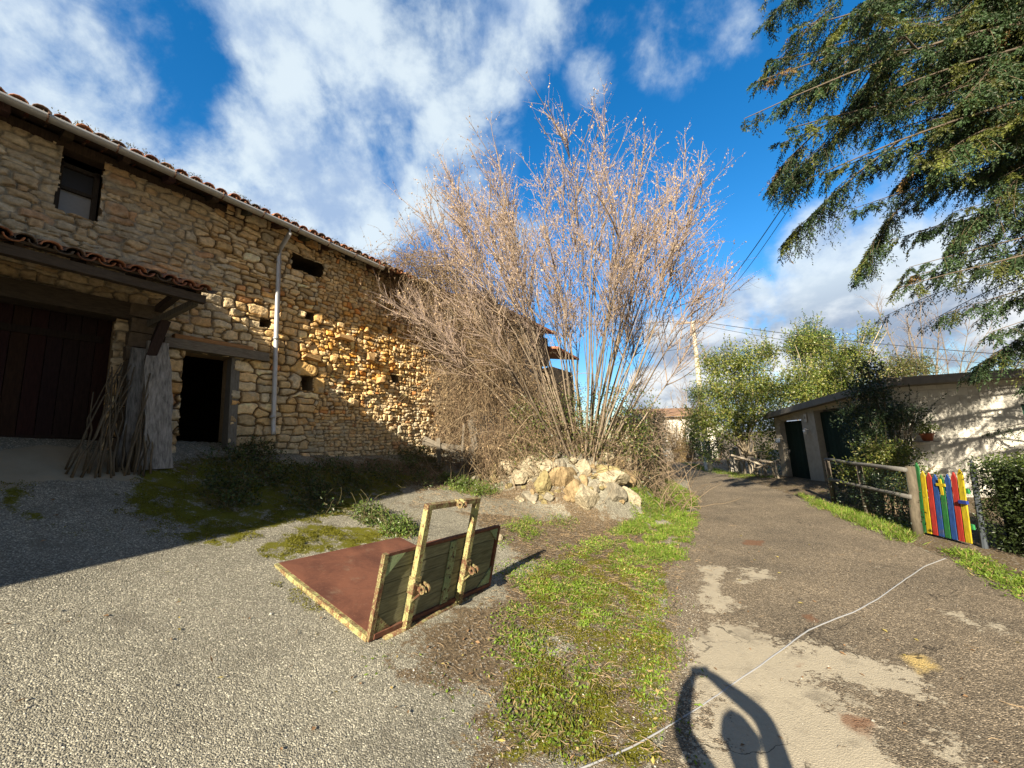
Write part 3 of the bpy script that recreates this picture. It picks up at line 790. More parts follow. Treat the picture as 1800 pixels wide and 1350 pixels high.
# gutter with brackets, and downpipe
GE = 6.32
def gut(s): return wp(s, ZE + .015 - .012 * (s + 1) , EO + .085)
m_ = MB(); K = 40; n = 9; V = []
for k in range(K):
    s_ = S0 + (GE - S0) * k / (K - 1); c = gut(s_) + np.array([0, 0, .004 * math.sin(k * .7)])
    for r in (.075, .068):
        for j in range(n):
            th = math.pi * j / (n - 1); V.append(c + WN * math.cos(th) * r - np.array([0, 0, 1]) * math.sin(th) * r)
F = []
for k in range(K - 1):
    for j in range(n - 1):
        a = k * 2 * n + j; F += [(a, a + 2 * n, a + 2 * n + 1, a + 1), (a + n + 1, a + 3 * n + 1, a + 3 * n, a + n)]
    a = k * 2 * n; F += [(a, a + n, a + 3 * n, a + 2 * n), (a + n - 1, a + 3 * n - 1, a + 4 * n - 1, a + 2 * n - 1)]
m_.raw(V, F, None, (.40, .40, .38))
for e_ in (0, K - 1):   # end caps
    a = e_ * 2 * n; m_.raw([V[a + j] for j in range(n)], [], [(0, j, j + 1) for j in range(1, n - 1)], (.38, .38, .36))
gutter = m_.build('gutter', M['metal'], barn, smooth=True)
m_ = MB()
for k in range(14):
    s_ = S0 + .5 + k * .68
    if s_ > GE: break
    c = gut(s_); pts = [c + WN * math.cos(t) * .081 - np.array([0, 0, 1]) * math.sin(t) * .081 for t in np.linspace(-.15, math.pi + .15, 11)]
    m_ = MB(); m_.tube(pts, .011, 5, (.13, .075, .05)); m_.build('gutter_bracket', M['dark'], gutter)
m_ = MB()
c0 = gut(3.95)
m_.tube([c0 + (0, 0, -.05), c0 + (0, 0, -.16), wp(3.955, 6.3, .16), wp(3.96, 6.1, .10), wp(3.97, 4.4, .09), wp(3.99, 2.62, .09), wp(3.985, 2.5, .10), wp(3.975, 2.4, .15)], .043, 12, (.47, .48, .49))
for z_ in (6.0, 4.35, 2.75): m_.tube([wp(3.965, z_ - .025, .093), wp(3.965, z_ + .025, .093)], .05, 12, (.36, .37, .38))
m_.build('downpipe', M['metal'], barn, smooth=True)

# canopy over the cart entrance
cano = MB()
CO = 1.12
def cf(s, off, dz=0.0): return wp(s, 4.595 + (CO - off) * math.tan(rad(19)) + dz - .02 * (s - 1), off)
a = [cf(-3, CO), cf(2.42, CO), cf(2.42, .02), cf(-3, .02)]; b = [p + np.array([0, 0, .035]) for p in a]
cano.raw(np.array(a + b), [(0, 3, 2, 1), (4, 5, 6, 7), (0, 1, 5, 4), (1, 2, 6, 5), (2, 3, 7, 6), (3, 0, 4, 7)], None, (.085, .065, .045))
for k in range(10): cano.beam(cf(-2.9 + k * .58, CO - .06, -.05), cf(-2.9 + k * .58, .03, -.05), .07, .09, col=(.07, .05, .035))
cano.beam(cf(-3, CO - .05, -.13), cf(2.40, CO - .05, -.13), .1, .12, col=(.065, .05, .036))
can = cano.build('canopy', M['woodx'], barn)
m_ = MB(); tile_field(m_, -3, 2.45, CO, .05, cf, near=3); m_.build('canopy_tiles', M['tile'], can, smooth=True)
m_ = MB()
m_.beam(cf(2.3, CO - .1, -.2), wp(1.98, 4.12, .1), .08, .09, col=(.11, .1, .08)); m_.beam(wp(2.1, 4.5, CO - .05), wp(2.1, 4.42, .02), .09, .1, col=(.06, .045, .035))
m_.build('canopy_bracket', M['wood'], can)
m_ = MB(); m_.beam(wp(2.13, 4.2, .42), wp(1.93, 3.15, .22), .12, .13, up=WN, col=(.035, .022, .018)); m_.build('brace', M['wood'], can)
# masonry pier between cart entrance and door
m_ = MB()
for k in range(11): m_.box(wp(1.98 + random.uniform(-.02, .02), 2.05 + k * .23, .08), (.4 + random.uniform(-.03, .03), .2, .215), FRW, tuple(np.array((.115, .09, .062)) * random.uniform(.7, 1.15)), .012)
m_.build('door_pier', M['stone'], barn)

# ------------------------------------------------------------------ leaning wood by the barn
def slab(name, s0, z0, s1, z1, o0, o1, w0, w1, th, col, label):
    K = 14; V = []; 
    for k in range(K):
        t = k / (K - 1); w = w0 + (w1 - w0) * t + .025 * math.sin(t * 7 + w0 * 9) + (.06 if t < .08 else 0)
        c = wp(s0 + (s1 - s0) * t + .02 * math.sin(t * 5), z0 + (z1 - z0) * t, o0 + (o1 - o0) * t)
        for (a, b) in ((-1, -1), (-.33, -1.15), (.33, -1.1), (1, -1), (1, 1), (-1, 1)):
            V.append(c + WD * a * w / 2 * (1 + .06 * math.sin(k * 1.7 + a * 3)) - WN * b * th / 2 * (1 + .2 * math.sin(k + a * 5)))
    n = 6; F = [(k * n + j, k * n + (j + 1) % n, (k + 1) * n + (j + 1) % n, (k + 1) * n + j) for k in range(K - 1) for j in range(n)]
    F += [(0, 3, 4, 5), (0, 1, 2, 3), ((K - 1) * n + 5, (K - 1) * n + 4, (K - 1) * n + 3, (K - 1) * n), ((K - 1) * n + 3, (K - 1) * n + 2, (K - 1) * n + 1, (K - 1) * n)]
    m = MB(); m.raw(V, F, None, col); return tag(m.build(name, M['driftwood'], None, smooth=False), label, 'timber slab')


def gs(s, o): p = wp(s, 0, o); return float(gz(p[0], p[1]))


slab('timber_slab', 2.1, gs(2.1, .6) + .0, 2.12, 3.86, .62, .3, .36, .27, .07, (.235, .222, .2), 'pale weathered timber slab standing upright just left of the dark doorway')
slab('timber_slab', 1.80, gs(1.8, .55), 1.93, 3.72, .52, .3, .22, .2, .06, (.13, .125, .115), 'dull grey timber plank leaning behind the sticks beside the cart door')
GRP = 'thin sticks leaning against the barn'
for k in range(34):
    if k < 19: b0 = 1.52 + random.uniform(-.3, .35); t0 = 1.72 + random.uniform(-.18, .12); zt = random.uniform(3.0, 3.45)
    else: b0 = 1.95 + random.uniform(-.2, .1); t0 = 2.0 + random.uniform(-.06, .1); zt = random.uniform(2.7, 3.4)
    o0 = random.uniform(.62, .85); P0 = wp(b0, gs(b0, o0), o0); P1 = wp(t0, zt, random.uniform(.28, .45))
    if random.random() < .12: P1 = wp(b0 + .05, zt - .3, .35)
    t = np.linspace(0, 1, 7)[:, None]; pts = P0 * (1 - t) + P1 * t + RNG.normal(0, .016, (7, 3)); pts[0] = P0
    m = MB(); m.tube(pts, np.linspace(.016, .008, 7) * random.uniform(.7, 1.2), 5, tuple(np.array((.10, .08, .052)) * random.uniform(.6, 1.4)))
    tag(m.build('stick', M['twig'], None, True), 'thin bare stick leaning with others against the barn by the cart door', 'stick', GRP)

# ------------------------------------------------------------------ neighbouring house behind the camera (its shadow lies over the yard)
CX = np.array([-5.45, -1.0, 0])
nh = thing('village_house', 'rendered village house behind the camera, shading the yard', 'house', CX - WD * 4 - WN * 1.8 + np.array([0, 0, 1.6]))
HT = 8.0
def hp(a, b, z): return CX - WN * a - WD * b + np.array([0, 0, z])     # a toward the barn, b backwards
m_ = MB(); FH = np.array([-WN, -WD, (0, 0, 1)]).T
m_.box(hp(1.9, 4.2, 3.7), (3.0, 7.4, 7.0), FH, (.55, .5, .42)); m_.build('wall', M['render'], nh)
m_ = MB()
v = [hp(0, 0, HT), hp(3.5, 0, HT), hp(3.5, 8.4, HT), hp(0, 8.4, HT), hp(0, 4.2, HT + 1.2), hp(3.5, 4.2, HT + 1.2), hp(0, 0, HT - .12), hp(3.5, 0, HT - .12), hp(3.5, 8.4, HT - .12), hp(0, 8.4, HT - .12)]
m_.raw(v, [(0, 1, 5, 4), (2, 3, 4, 5), (6, 9, 8, 7), (0, 6, 7, 1), (2, 8, 9, 3), (0, 3, 9, 6), (1, 7, 8, 2)], [(0, 4, 3), (1, 2, 5)], (.33, .15, .08)); m_.build('roof', M['tile'], nh)
for (a_, z_) in ((1.2, 2.8), (2.6, 2.8), (1.2, 5.4), (2.6, 5.4)):
    m_ = MB(); m_.box(hp(a_, .49, z_), (.8, .06, 1.1), FH, (.2, .12, .07)); w_ = m_.build('window', M['paint'], nh)
    m_ = MB(); m_.box(hp(a_, .455, z_), (.66, .02, .95), FH, (.05, .06, .07)); m_.build('pane', M['plastic'], w_)

# ------------------------------------------------------------------ transport box (tractor carrier)
tb = thing('tractor_carrier_box', 'rusty steel and plank tractor carrier tray lying on the gravel', 'carrier tray', PO)
def tp(a, b, c): return PO + PE1 * a + PE2 * b + PE3 * c
TR = np.array([PE1, PE2, PE3]).T
MR = M_plate('rusty_plate')
MY = M_rust('chipped_yellow_paint', (.38, .385, .17), .60, (.13, .06, .03), sc=9)
MGn = M_rust('chipped_green_paint', (.27, .345, .19), .45, (.11, .05, .026), sc=13)
MYr = M_rust('rusted_yellow_paint', (.33, .32, .15), .66, (.11, .05, .026), sc=10)
m_ = MB(); m_.box(tp(.874, .875, .018), (1.72, 1.70, .012), TR); m_.build('deck_plate', MR, tb)
m_ = MB()
m_.beam(tp(-.005, 0, -.01), tp(-.005, 1.74, -.01), .05, .062, PE3); m_.build('side_beam', MY, tb)
m_ = MB(); m_.beam(tp(1.755, 0.03, -.012), tp(1.755, 1.74, -.012), .05, .055, PE3); m_.beam(tp(0.02, 1.745, -.012), tp(1.73, 1.745, -.012), .04, .05, PE3); m_.build('side_beam', MR, tb)
m_ = MB(); m_.tube([tp(.12, -.06, -.03), tp(1.62, -.05, -.03)], .026, 10); m_.build('lower_bar', MYr, tb, True)
# end board of planks
BL = .036
def bp(a, h, off): return PO + PE1 * a + (PE3 + PE2 * BL * 0) * h + PE2 * off
TB3 = TR
m_ = MB(); zz = .03; hs = [.15, .135, .14, .12, .125]
for h in hs:
    c = np.array((.15, .145, .085)) * random.uniform(.7, 1.3); m_.box(bp(.874, zz + h / 2, .005), (1.66, .028, h - .006), TB3, c, .0015); zz += h
for k in range(0): pass
board = m_.build('plank_board', M_attr('grey_planks', .9, 6, .5, 30, .004, .2, (.9, .9, 9)), tb)
m_ = MB()
m_.beam(bp(.0, -.02, -.005), bp(0, .735, -.005), .045, .045, PE1); m_.build('board_edge', MYr, tb)
m_ = MB(); m_.beam(bp(1.75, -.02, -.005), bp(1.75, .735, -.005), .04, .045, PE1); m_.beam(bp(.025, .725, -.003), bp(1.725, .725, -.003), .04, .03, PE3); m_.beam(bp(.025, .01, -.012), bp(1.725, .01, -.012), .05, .045, PE3); m_.build('board_frame', MR, tb)
m_ = MB(); m_.box(bp(.91, .365, -.022), (.105, .012, .66), TB3); st_ = m_.build('centre_strap', MGn, tb)
m_ = MB()
for k in range(6):
    for e_ in (-.025, .025):
        if (k + (e_ > 0)) % 2: m_ = MB(); m_.tube([bp(.91 + e_, .08 + k * .11, -.027), bp(.91 + e_, .08 + k * .11, -.034)], .011, 8, (.06, .05, .035)); m_.build('strap_bolt', M['dark'], st_)
def tri(a0, h0, a1, h1, a2, h2):
    m = MB(); P = [bp(a, h, o) for o in (-.014, -.024) for (a, h) in ((a0, h0), (a1, h1), (a2, h2))]
    m.raw(P, [(0, 1, 4, 3), (1, 2, 5, 4), (2, 0, 3, 5)], [(0, 2, 1), (3, 4, 5)]); return m
tri(.025, .71, .22, .71, .025, .52).build('gusset_plate', MGn, tb); tri(.025, .035, .2, .035, .025, .2).build('gusset_plate', MYr, tb)
tri(1.725, .035, 1.5, .035, 1.725, .24).build('gusset_plate', MGn, tb); tri(1.725, .71, 1.56, .71, 1.725, .56).build('gusset_plate', MGn, tb)
for (a_, mm) in ((.377, MY), (1.133, MY)):
    m_ = MB(); m_.beam(bp(a_, -.045, -.055), bp(a_, 1.13, -.055), .062, .062, PE1); m_.build('upright', mm, tb)
m_ = MB(); m_.beam(bp(.345, 1.13, -.055), bp(1.165, 1.13, -.055), .064, .05, PE3); m_.build('crossbar', MYr, tb)
def lug(a_, h_, side, parent, mm, sc=1.0):
    """pair of drilled ears standing off the upright"""
    m = MB()
    for e_ in (-.038, .03):
        n = 12; c = bp(a_ + e_, h_, -.135 * sc - .01); V = []
        for t in (-.007, .007):
            for rr_ in (.042 * sc, .018 * sc):
                for j in range(n):
                    th = 2 * math.pi * j / n; V.append(c + PE1 * t + PE2 * math.cos(th) * rr_ + PE3 * math.sin(th) * rr_)
        F = []
        for j in range(n):
            k = (j + 1) % n; F += [(j, k, n + k, n + j), (2 * n + k, 2 * n + j, 3 * n + j, 3 * n + k), (k, j, 2 * n + j, 2 * n + k), (n + j, n + k, 3 * n + k, 3 * n + j)]
        m.raw(V, F, None); m.box(bp(a_ + e_, h_ + .01, -.095 * sc), (.013, .06, .07), TB3)
    return m.build('lug', mm, parent)
lug(.44, .36, 1, tb, MYr); lug(1.195, .36, 1, tb, MYr); lug(.80, 1.13, 1, tb, MYr, .9)
for a_ in (.377, 1.133):
    m_ = MB(); m_.box(bp(a_ + .003, .38, -.056), (.082, .085, .16), TB3, jit=.003); m_.build('clamp', MYr, tb)
    m_ = MB(); m_.tube([bp(a_ - .05, .44, -.1), bp(a_ + .05, .36, -.1)], .014, 6); m_.tube([bp(a_ - .05, .25, -.1), bp(a_ + .05, .29, -.1)], .012, 6); m_.build('clamp_bolt', MYr, tb)

# ------------------------------------------------------------------ rocks
def rock(p, size, seed, col, flat=.7):
    r = np.random.default_rng(seed); bm = bmesh.new(); bmesh.ops.create_icosphere(bm, subdivisions=4, radius=1.0)
    V = np.array([v.co for v in bm.verts]); F = np.array([[v.index for v in f.verts] for f in bm.faces]); bm.free()
    n = V / np.linalg.norm(V, axis=1, keepdims=True)
    pl = r.normal(0, 1, (9, 3)); pl /= np.linalg.norm(pl, axis=1, keepdims=True); d = r.uniform(.55, .95, 9)
    q = n @ pl.T; rr = np.min(np.where(q > .05, d / np.maximum(q, .05), 9), 1); rr = np.minimum(rr, 1.25)
    V = n * rr[:, None]
    V *= (1 + .22 * (fbm(V[:, 0] * 2 + seed, V[:, 1] * 2 + V[:, 2] * 1.3, seed, 4) - .5)[:, None] + .10 * (fbm(V[:, 0] * 7 + V[:, 2] * 5, V[:, 1] * 7 - V[:, 2] * 4, seed + 5, 3) - .5)[:, None])
    a = r.uniform(0, 6.28); c, s = math.cos(a), math.sin(a); tl = r.normal(0, .22, 2)
    V = V * np.array(size) / 2
    Rm = np.array([[c, -s, 0], [s, c, 0], [0, 0, 1]]) @ np.array([[1, 0, tl[0]], [0, 1, tl[1]], [-tl[0], -tl[1], 1]])
    V = V @ Rm.T
    cv = np.asarray(col) * (.8 + .45 * fbm(V[:, 0] * 9 + seed, V[:, 1] * 9 + V[:, 2] * 9, 3, 3))[:, None]
    m = MB(); m.raw(V + np.asarray(p), None, F, cv)
    return m.build('rubble_stone', M['rock'], None, smooth=False)


PALE = (.33, .285, .195); OCH = (.25, .185, .10); GRY = (.2, .18, .135); YEL = (.235, .195, .095)
ROCKS = [  # px, py (middle of the foot), width px, height px, colour, label
    (1030, 896, 52, 46, PALE, 'large pale angular rock lying alone in front of the rubble heap'),
    (1012, 878, 44, 34, OCH, 'ochre rock right behind the large pale front rock'),
    (958, 866, 44, 38, YEL, 'rounded mossy yellow boulder low in the middle of the heap'),
    (912, 854, 42, 34, PALE, 'pale flat slab of rock at the left foot of the heap'),
    (931, 842, 42, 44, PALE, 'tall pale slab leaning back above the left foot of the heap'),
    (962, 836, 34, 34, PALE, 'pale block above the mossy yellow boulder'),
    (958, 816, 22, 22, PALE, 'small pointed pale stone crowning the left part of the heap'),
    (985, 858, 34, 36, OCH, 'brown split rock between mossy boulder and brown upright slab'),
    (1003, 860, 28, 46, OCH, 'upright brown slab in the middle of the heap'),
    (1066, 836, 54, 24, YEL, 'flat yellow ledge stone topping the right side of the heap'),
    (1072, 856, 60, 32, PALE, 'broad pale block under the flat yellow ledge stone'),
    (1103, 852, 30, 30, OCH, 'brown block at the right end under the ledge stone'),
    (1084, 884, 34, 44, GRY, 'upright grey block at the right foot of the heap'),
    (1112, 884, 26, 26, PALE, 'low pale stone at the far right foot by the grass'),
    (1066, 816, 30, 22, PALE, 'squarish pale stone on top of the right side'),
    (1026, 838, 26, 28, PALE, 'pale stone under the roots in the middle top of the heap'),
    (1028, 856, 18, 20, OCH, 'small ochre stone right of the upright brown slab'),
    (1108, 800, 26, 26, GRY, 'grey stone high on the bank beside the ivy wall'),
    (884, 818, 70, 46, YEL, 'biggest ochre boulder at upper left of the heap'),
    (872, 838, 30, 26, YEL, 'stone at lower left corner of the biggest ochre boulder'),
    (896, 838, 34, 30, PALE, 'pale stone below the biggest ochre boulder'),
    (843, 824, 34, 40, GRY, 'grey shaded upright stone left of the ochre boulder'),
    (855, 838, 18, 20, PALE, 'small round pale stone in front of the grey shaded stone'),
    (872, 848, 20, 16, YEL, 'small mossy stone at the bottom left of the heap'),
    (915, 824, 22, 22, OCH, 'ochre stone tucked between ochre boulder and pale slab'),
    (986, 826, 22, 18, GRY, 'small grey stone among roots left of the middle'),
    (1092, 826, 24, 20, OCH, 'brown stone beside the flat yellow ledge stone'),
    (1048, 866, 22, 20, GRY, 'small grey stone between front rock and broad pale block'),
    (723, 908, 0, 0, None, ''), (916, 884, 12, 10, PALE, 'lone small pale stone on the gritty ground before the heap'),
    (931, 880, 30, 14, GRY, 'flat grey stone sunk in the gritty ground before the heap'),
    (878, 953, 12, 10, PALE, 'small white stone beside the carrier tray board'),
    (700, 765, 30, 30, GRY, 'grey block at the wall foot behind the weeds'), (706, 790, 24, 22, GRY, 'small grey block fallen below the wall foot block'),
]
for k, (px, py, w, h, c, lab) in enumerate(ROCKS):
    if not w: continue
    p = on_ground(px, py); sc = p[1] / FOC * 1.12
    c = np.array(c) * random.uniform(.9, 1.1)
    sc *= .92; o = rock(p + np.array([0, .1, h * sc * .38]), (w * sc * .95, max(w, h) * sc * .75, h * sc * 1.02), 100 + k, c)
    tag(o, lab, 'stone', 'rubble stones at the foot of the hazel')

GSM = 'small rubble stones spilling from the heap'
for k in range(110):
    px = random.uniform(825, 1125); py = random.uniform(800, 888) if px > 890 else random.uniform(806, 848) if px > 900 else random.uniform(820, 850)
    p = on_ground(px, py); h = random.uniform(7, 17); sc = p[1] / FOC
    o = rock(p + np.array([0, .05, h * sc * .3]), (h * sc * 1.3, h * sc, h * sc * .85), 400 + k, np.array(random.choice([PALE, OCH, GRY, YEL])) * random.uniform(.85, 1.15))
    tag(o, 'small angular rubble stone spilled between the larger rocks of the heap', 'stone', GSM)

# ------------------------------------------------------------------ hazel
def unit(v): return v / (np.linalg.norm(v, axis=-1, keepdims=True) + 1e-9)


HB = np.array([1.75, 10.45, 1.45])
hz_ = thing('hazel_tree', 'bare many stemmed hazel with a few dry leaves behind the rubble', 'tree', HB)
def branches(P0, D0, Ln, K, droop, wob, rng):
    """polyline set: start, direction, length"""
    n = len(P0); P = np.zeros((n, K, 3)); P[:, 0] = P0; D = unit(D0).copy(); st = (Ln / (K - 1))[:, None]
    for k in range(1, K):
        D = unit(D + np.array([0, 0, 1.0]) * droop[:, None] / (K - 1) + rng.normal(0, wob, (n, 3)) / math.sqrt(K - 1)); P[:, k] = P[:, k - 1] + D * st
    return P


def along(P, t):
    """positions and tangents at parameters t for polylines P (n,K,3), t (n,m)"""
    K = P.shape[1]; x = np.clip(t, 0, .9999) * (K - 1); i = x.astype(int); f = (x - i)[..., None]
    n = np.arange(len(P))[:, None]; A = P[n, i]; B = P[n, i + 1]
    return A + (B - A) * f, unit(B - A)


def hazel():
    r = np.random.default_rng(5); n = 80
    q = np.arange(n) + .5; th = .04 + .62 * np.sqrt(q / n) + r.normal(0, .05, n); az = q * 2.39996 + r.normal(0, .25, n)
    D = unit(np.stack([np.sin(th) * np.cos(az) * 1.12 - .015, np.sin(th) * np.sin(az) * .62, np.cos(th)], 1))
    base = HB + np.stack([np.cos(az) * .6 * np.sqrt(q / n), np.sin(az) * .4 * np.sqrt(q / n), r.uniform(-.15, .1, n)], 1)
    # stems reach a rounded crown: five metres wide each way, rounded top
    ec = np.array([1.6, 10.5, 7.5]); er = np.array([5.0, 3.4, 3.8]); o_ = (base - ec) / er; d_ = D / er
    qa = (d_ ** 2).sum(1); qb = (o_ * d_).sum(1); qc = (o_ ** 2).sum(1) - 1; disc = np.maximum(qb * qb - qa * qc, 0)
    Ln = np.where(disc > 0, (-qb + np.sqrt(disc)) / qa, 5.5) * r.uniform(.76, 1.0, n); Ln = np.clip(Ln, 3.5, 9.2) * np.where(th < .2, .92, 1.0); Ln = np.where(r.random(n) < .15, Ln * .7, Ln)
    P = branches(base, D, Ln, 11, np.where(th > .45, .1, -.12) + r.normal(0, .15, n), .15, r)
    e_ = np.sqrt((((P[:, -1] - ec) / er) ** 2).sum(1)); f_ = np.minimum(1.0, .93 / np.maximum(e_, 1e-3)); P = base[:, None] + (P - base[:, None]) * f_[:, None, None]
    R0 = .012 + .036 * r.random(n) ** 1.5 * (Ln / 9); R = R0[:, None] * np.linspace(1, .16, 11)
    w = MB(); sc = np.array([.20, .16, .115]) * r.uniform(.5, 1.35, (n, 1)); w.tubes(P, R, 6, sc); w.build('stems', M['bark'], hz_, True)
    m1 = 22; lo_ = np.where(th > .42, .56, .38)[:, None]; t = np.sort(lo_ + (.99 - lo_) * r.random((n, m1)) ** .7, 1); A, T = along(P, t); A = A.reshape(-1, 3); T = T.reshape(-1, 3); tt = t.ravel()
    D1 = unit(T + unit(r.normal(0, 1, A.shape)) * .62); L1 = r.uniform(.5, 1.9, len(A)) * np.clip(.45 + 1.3 * (tt - .3), .45, .95) * (1.35 - .6 * tt)
    P1 = branches(A, D1, L1, 6, np.full(len(A), .25), .16, r)
    R1 = (.0085 * L1)[:, None] * np.linspace(1, .35, 6) + .0016
    c1 = np.array([.25, .19, .14]) * r.uniform(.7, 1.3, (len(A), 1)); w = MB(); w.tubes(P1, R1, 4, c1)
    m2 = 8; t2 = r.uniform(.2, 1, (len(P1), m2)); A2, T2 = along(P1, t2); A2 = A2.reshape(-1, 3); T2 = T2.reshape(-1, 3)
    D2 = unit(T2 + unit(r.normal(0, 1, A2.shape)) * .75); L2 = r.uniform(.15, .6, len(A2))
    P2 = branches(A2, D2, L2, 4, np.full(len(A2), .2), .2, r); R2 = np.linspace(.0033, .0017, 4)[None] * r.uniform(.8, 1.2, (len(A2), 1))
    w.tubes(P2, R2, 3, np.array([.33, .26, .225]) * r.uniform(.7, 1.3, (len(A2), 1))); w.build('twigs', M['twig'], hz_, True)
    pick = r.random(len(P2)) < np.clip((P2[:, -1, 2] - 4.2) / 4.0, .06, .9); Q = P2[pick]
    k = 4; A3, T3 = along(Q, r.uniform(.1, 1, (len(Q), k))); A3 = A3.reshape(-1, 3); m3 = len(A3)
    D3 = r.normal(0, .55, (m3, 3)); D3[:, 2] -= 1.0
    lc = np.where(r.random((m3, 1)) < .5, np.array([[.50, .38, .23]]), np.array([[.42, .32, .23]])) * r.uniform(.7, 1.25, (m3, 1))
    w = MB(); w.leaves(A3, D3, r.normal(0, 1, (m3, 3)), r.uniform(.028, .07, m3), r.uniform(.016, .034, m3), lc, .2); w.build('dry_leaves', M['dryleaf'], hz_)


hazel()


def suckers():
    """tangle of low shoots and green undergrowth round the stool"""
    r = np.random.default_rng(9); n = 1250
    c = np.array([1.5, 10.2, 1.2]); A = c + np.array([0, .35, 0]) + r.normal(0, 1, (n, 3)) * (1.25, .42, .12); A[:, 2] = gz(A[:, 0], A[:, 1]) + r.uniform(-.02, .25, n)
    D = r.normal(0, .75, (n, 3)); D[:, 2] = np.abs(D[:, 2]) + .5
    P = branches(A, D, r.uniform(.35, 1.35, n), 7, r.normal(-.4, .7, n), .3, r); R = r.uniform(.004, .011, n)[:, None] * np.linspace(1, .4, 7)
    w = MB(); w.tubes(P, R, 4, np.array([.2, .15, .095]) * r.uniform(.5, 1.4, (n, 1))); w.build('low_shoots', M['twig'], hz_, True)


suckers()


# ------------------------------------------------------------------ leafy plants
def leaf_mass(mb, C, Rr, n, size, cols, rng, up=.4, aspect=.5, shell=.5, droop=0.0):
    """leaves through an ellipsoid (more toward its outside)"""
    u = unit(rng.normal(0, 1, (n, 3))); q = rng.random(n) ** (1 / 3 * shell)
    P = np.asarray(C) + u * q[:, None] * np.asarray(Rr)
    D = u * .6 + rng.normal(0, .7, (n, 3)); D[:, 2] -= droop
    Nv = rng.normal(0, .6, (n, 3)) + np.array([0, 0, up]) + u * .6
    cl = np.asarray(cols)[rng.integers(0, len(cols), n)] * rng.uniform(.65, 1.35, (n, 1))
    mb.leaves(P, D, Nv, rng.uniform(.7, 1.3, n) * size, rng.uniform(.7, 1.3, n) * size * aspect, cl, .15)


def shrub(name, label, cat, base, clumps, n, size, cols, seed, stem_col=(.2, .15, .1), nst=14, group=None, aspect=.5, leaf=None, up=.4):
    r = np.random.default_rng(seed); base = np.asarray(base, float); t = thing(name, label, cat, base, group)
    m = MB(); cl = np.array([c[0] for c in clumps], float); rd = np.array([c[1] for c in clumps], float)
    vol = np.array([np.prod(q) ** (2 / 3) for q in rd]); vol /= vol.sum()
    for c, q, v in zip(cl, rd, vol):
        # each clump is made of many little bunches, leaving gaps between
        nb = max(8, int(n * 2.4 * v / 34))
        u = unit(r.normal(0, 1, (nb, 3))); B = c + u * (r.random((nb, 1)) ** .5) * q
        for b in B: leaf_mass(m, b, np.full(3, size * 3.4) * r.uniform(.6, 1.25), 34, size, np.asarray(cols) * r.uniform(.75, 1.25), r, up, aspect)
    nsh = max(14, n // 130); k_ = r.integers(0, len(cl), nsh); u = unit(r.normal(0, 1, (nsh, 3)) + np.array([0, 0, .5])); A = cl[k_] + u * rd[k_] * .9
    Psh = branches(A, u + np.array([0, 0, .9]), r.uniform(3.5, 11, nsh) * size, 6, np.full(nsh, .1), .25, r); Q, T = along(Psh, np.tile(np.linspace(.1, 1, 16), (nsh, 1))); Q = Q.reshape(-1, 3); T = T.reshape(-1, 3)
    m.leaves(Q, T * .6 + r.normal(0, .6, Q.shape), r.normal(0, .5, Q.shape) + np.array([0, 0, up]), r.uniform(.7, 1.3, len(Q)) * size, r.uniform(.7, 1.3, len(Q)) * size * aspect, np.asarray(cols)[r.integers(0, len(cols), len(Q))] * r.uniform(.7, 1.4, (len(Q), 1)), .15)
    m.tubes(Psh, np.tile(np.linspace(.09, .03, 6), (nsh, 1)) * size, 4, np.asarray(stem_col) * .8)
    m.build('foliage', leaf or M['leaf'], t)
    m = MB(); ns = nst
    ends = cl[r.integers(0, len(cl), ns)] + r.normal(0, .22, (ns, 3)) * rd[0]
    tt = np.linspace(0, 1, 8)[None, :, None]; st = base + r.normal(0, .12, (ns, 3)) * (1, 1, 0)
    P = st[:, None] * (1 - tt) + ends[:, None] * tt; P += np.cumsum(r.normal(0, .05, P.shape), 1) * tt
    m.tubes(P, (r.uniform(.02, .045, ns) * max(1, size * 9))[:, None] * np.linspace(1, .3, 8), 5, np.asarray(stem_col) * r.uniform(.7, 1.3, (ns, 1)))
    m.build('trunk', M['bark'], t, True)
    return t


GRN = [(.065, .10, .018), (.09, .125, .02), (.05, .075, .018), (.13, .15, .028)]
YGR = [(.13, .15, .03), (.17, .17, .04), (.09, .12, .025), (.2, .19, .06)]
DGR = [(.022, .04, .02), (.03, .05, .022), (.018, .03, .016)]
def cl(px, py, Y, rx, ry, rz): return (atY(px, py, Y), (rx, ry, rz))


shrub('evergreen_shrub', 'big light green leafy shrub behind the rustic stick fence', 'shrub', atY(1315, 800, 17.6), [cl(1300, 640, 18, 1.3, 1.2, 1.0), cl(1270, 690, 18, 1.1, 1.1, 1.1), cl(1330, 690, 17.6, 1.3, 1.2, 1.2), cl(1300, 740, 17.4, 1.5, 1, .9), cl(1345, 620, 18, .6, .6, .5), cl(1250, 640, 18.5, .6, .6, .6), cl(1240, 740, 18, .7, .7, .9), cl(1352, 750, 18, .5, .6, .9), cl(1350, 800, 18.2, .6, .5, .5)],
      11000, .105, [tuple(v * 1.35 for v in c) for c in GRN + YGR], 21, (.35, .29, .2), 30)
shrub('evergreen_tree', 'tall yellow green tree with dense crown behind the garage roof', 'tree', atY(1450, 790, 21), [cl(1450, 660, 21, 2.0, 1.5, 1.3), cl(1420, 605, 21.5, 1.0, 1, .9), cl(1500, 630, 21, 1.1, 1, .9), cl(1390, 690, 20.5, 1.3, 1, 1.3), cl(1480, 690, 20, 2.0, 1, 1), cl(1530, 590, 21, .35, .35, .5)],
      11000, .12, [tuple(v * 1.3 for v in c) for c in YGR + GRN], 22, (.35, .29, .2), 26)
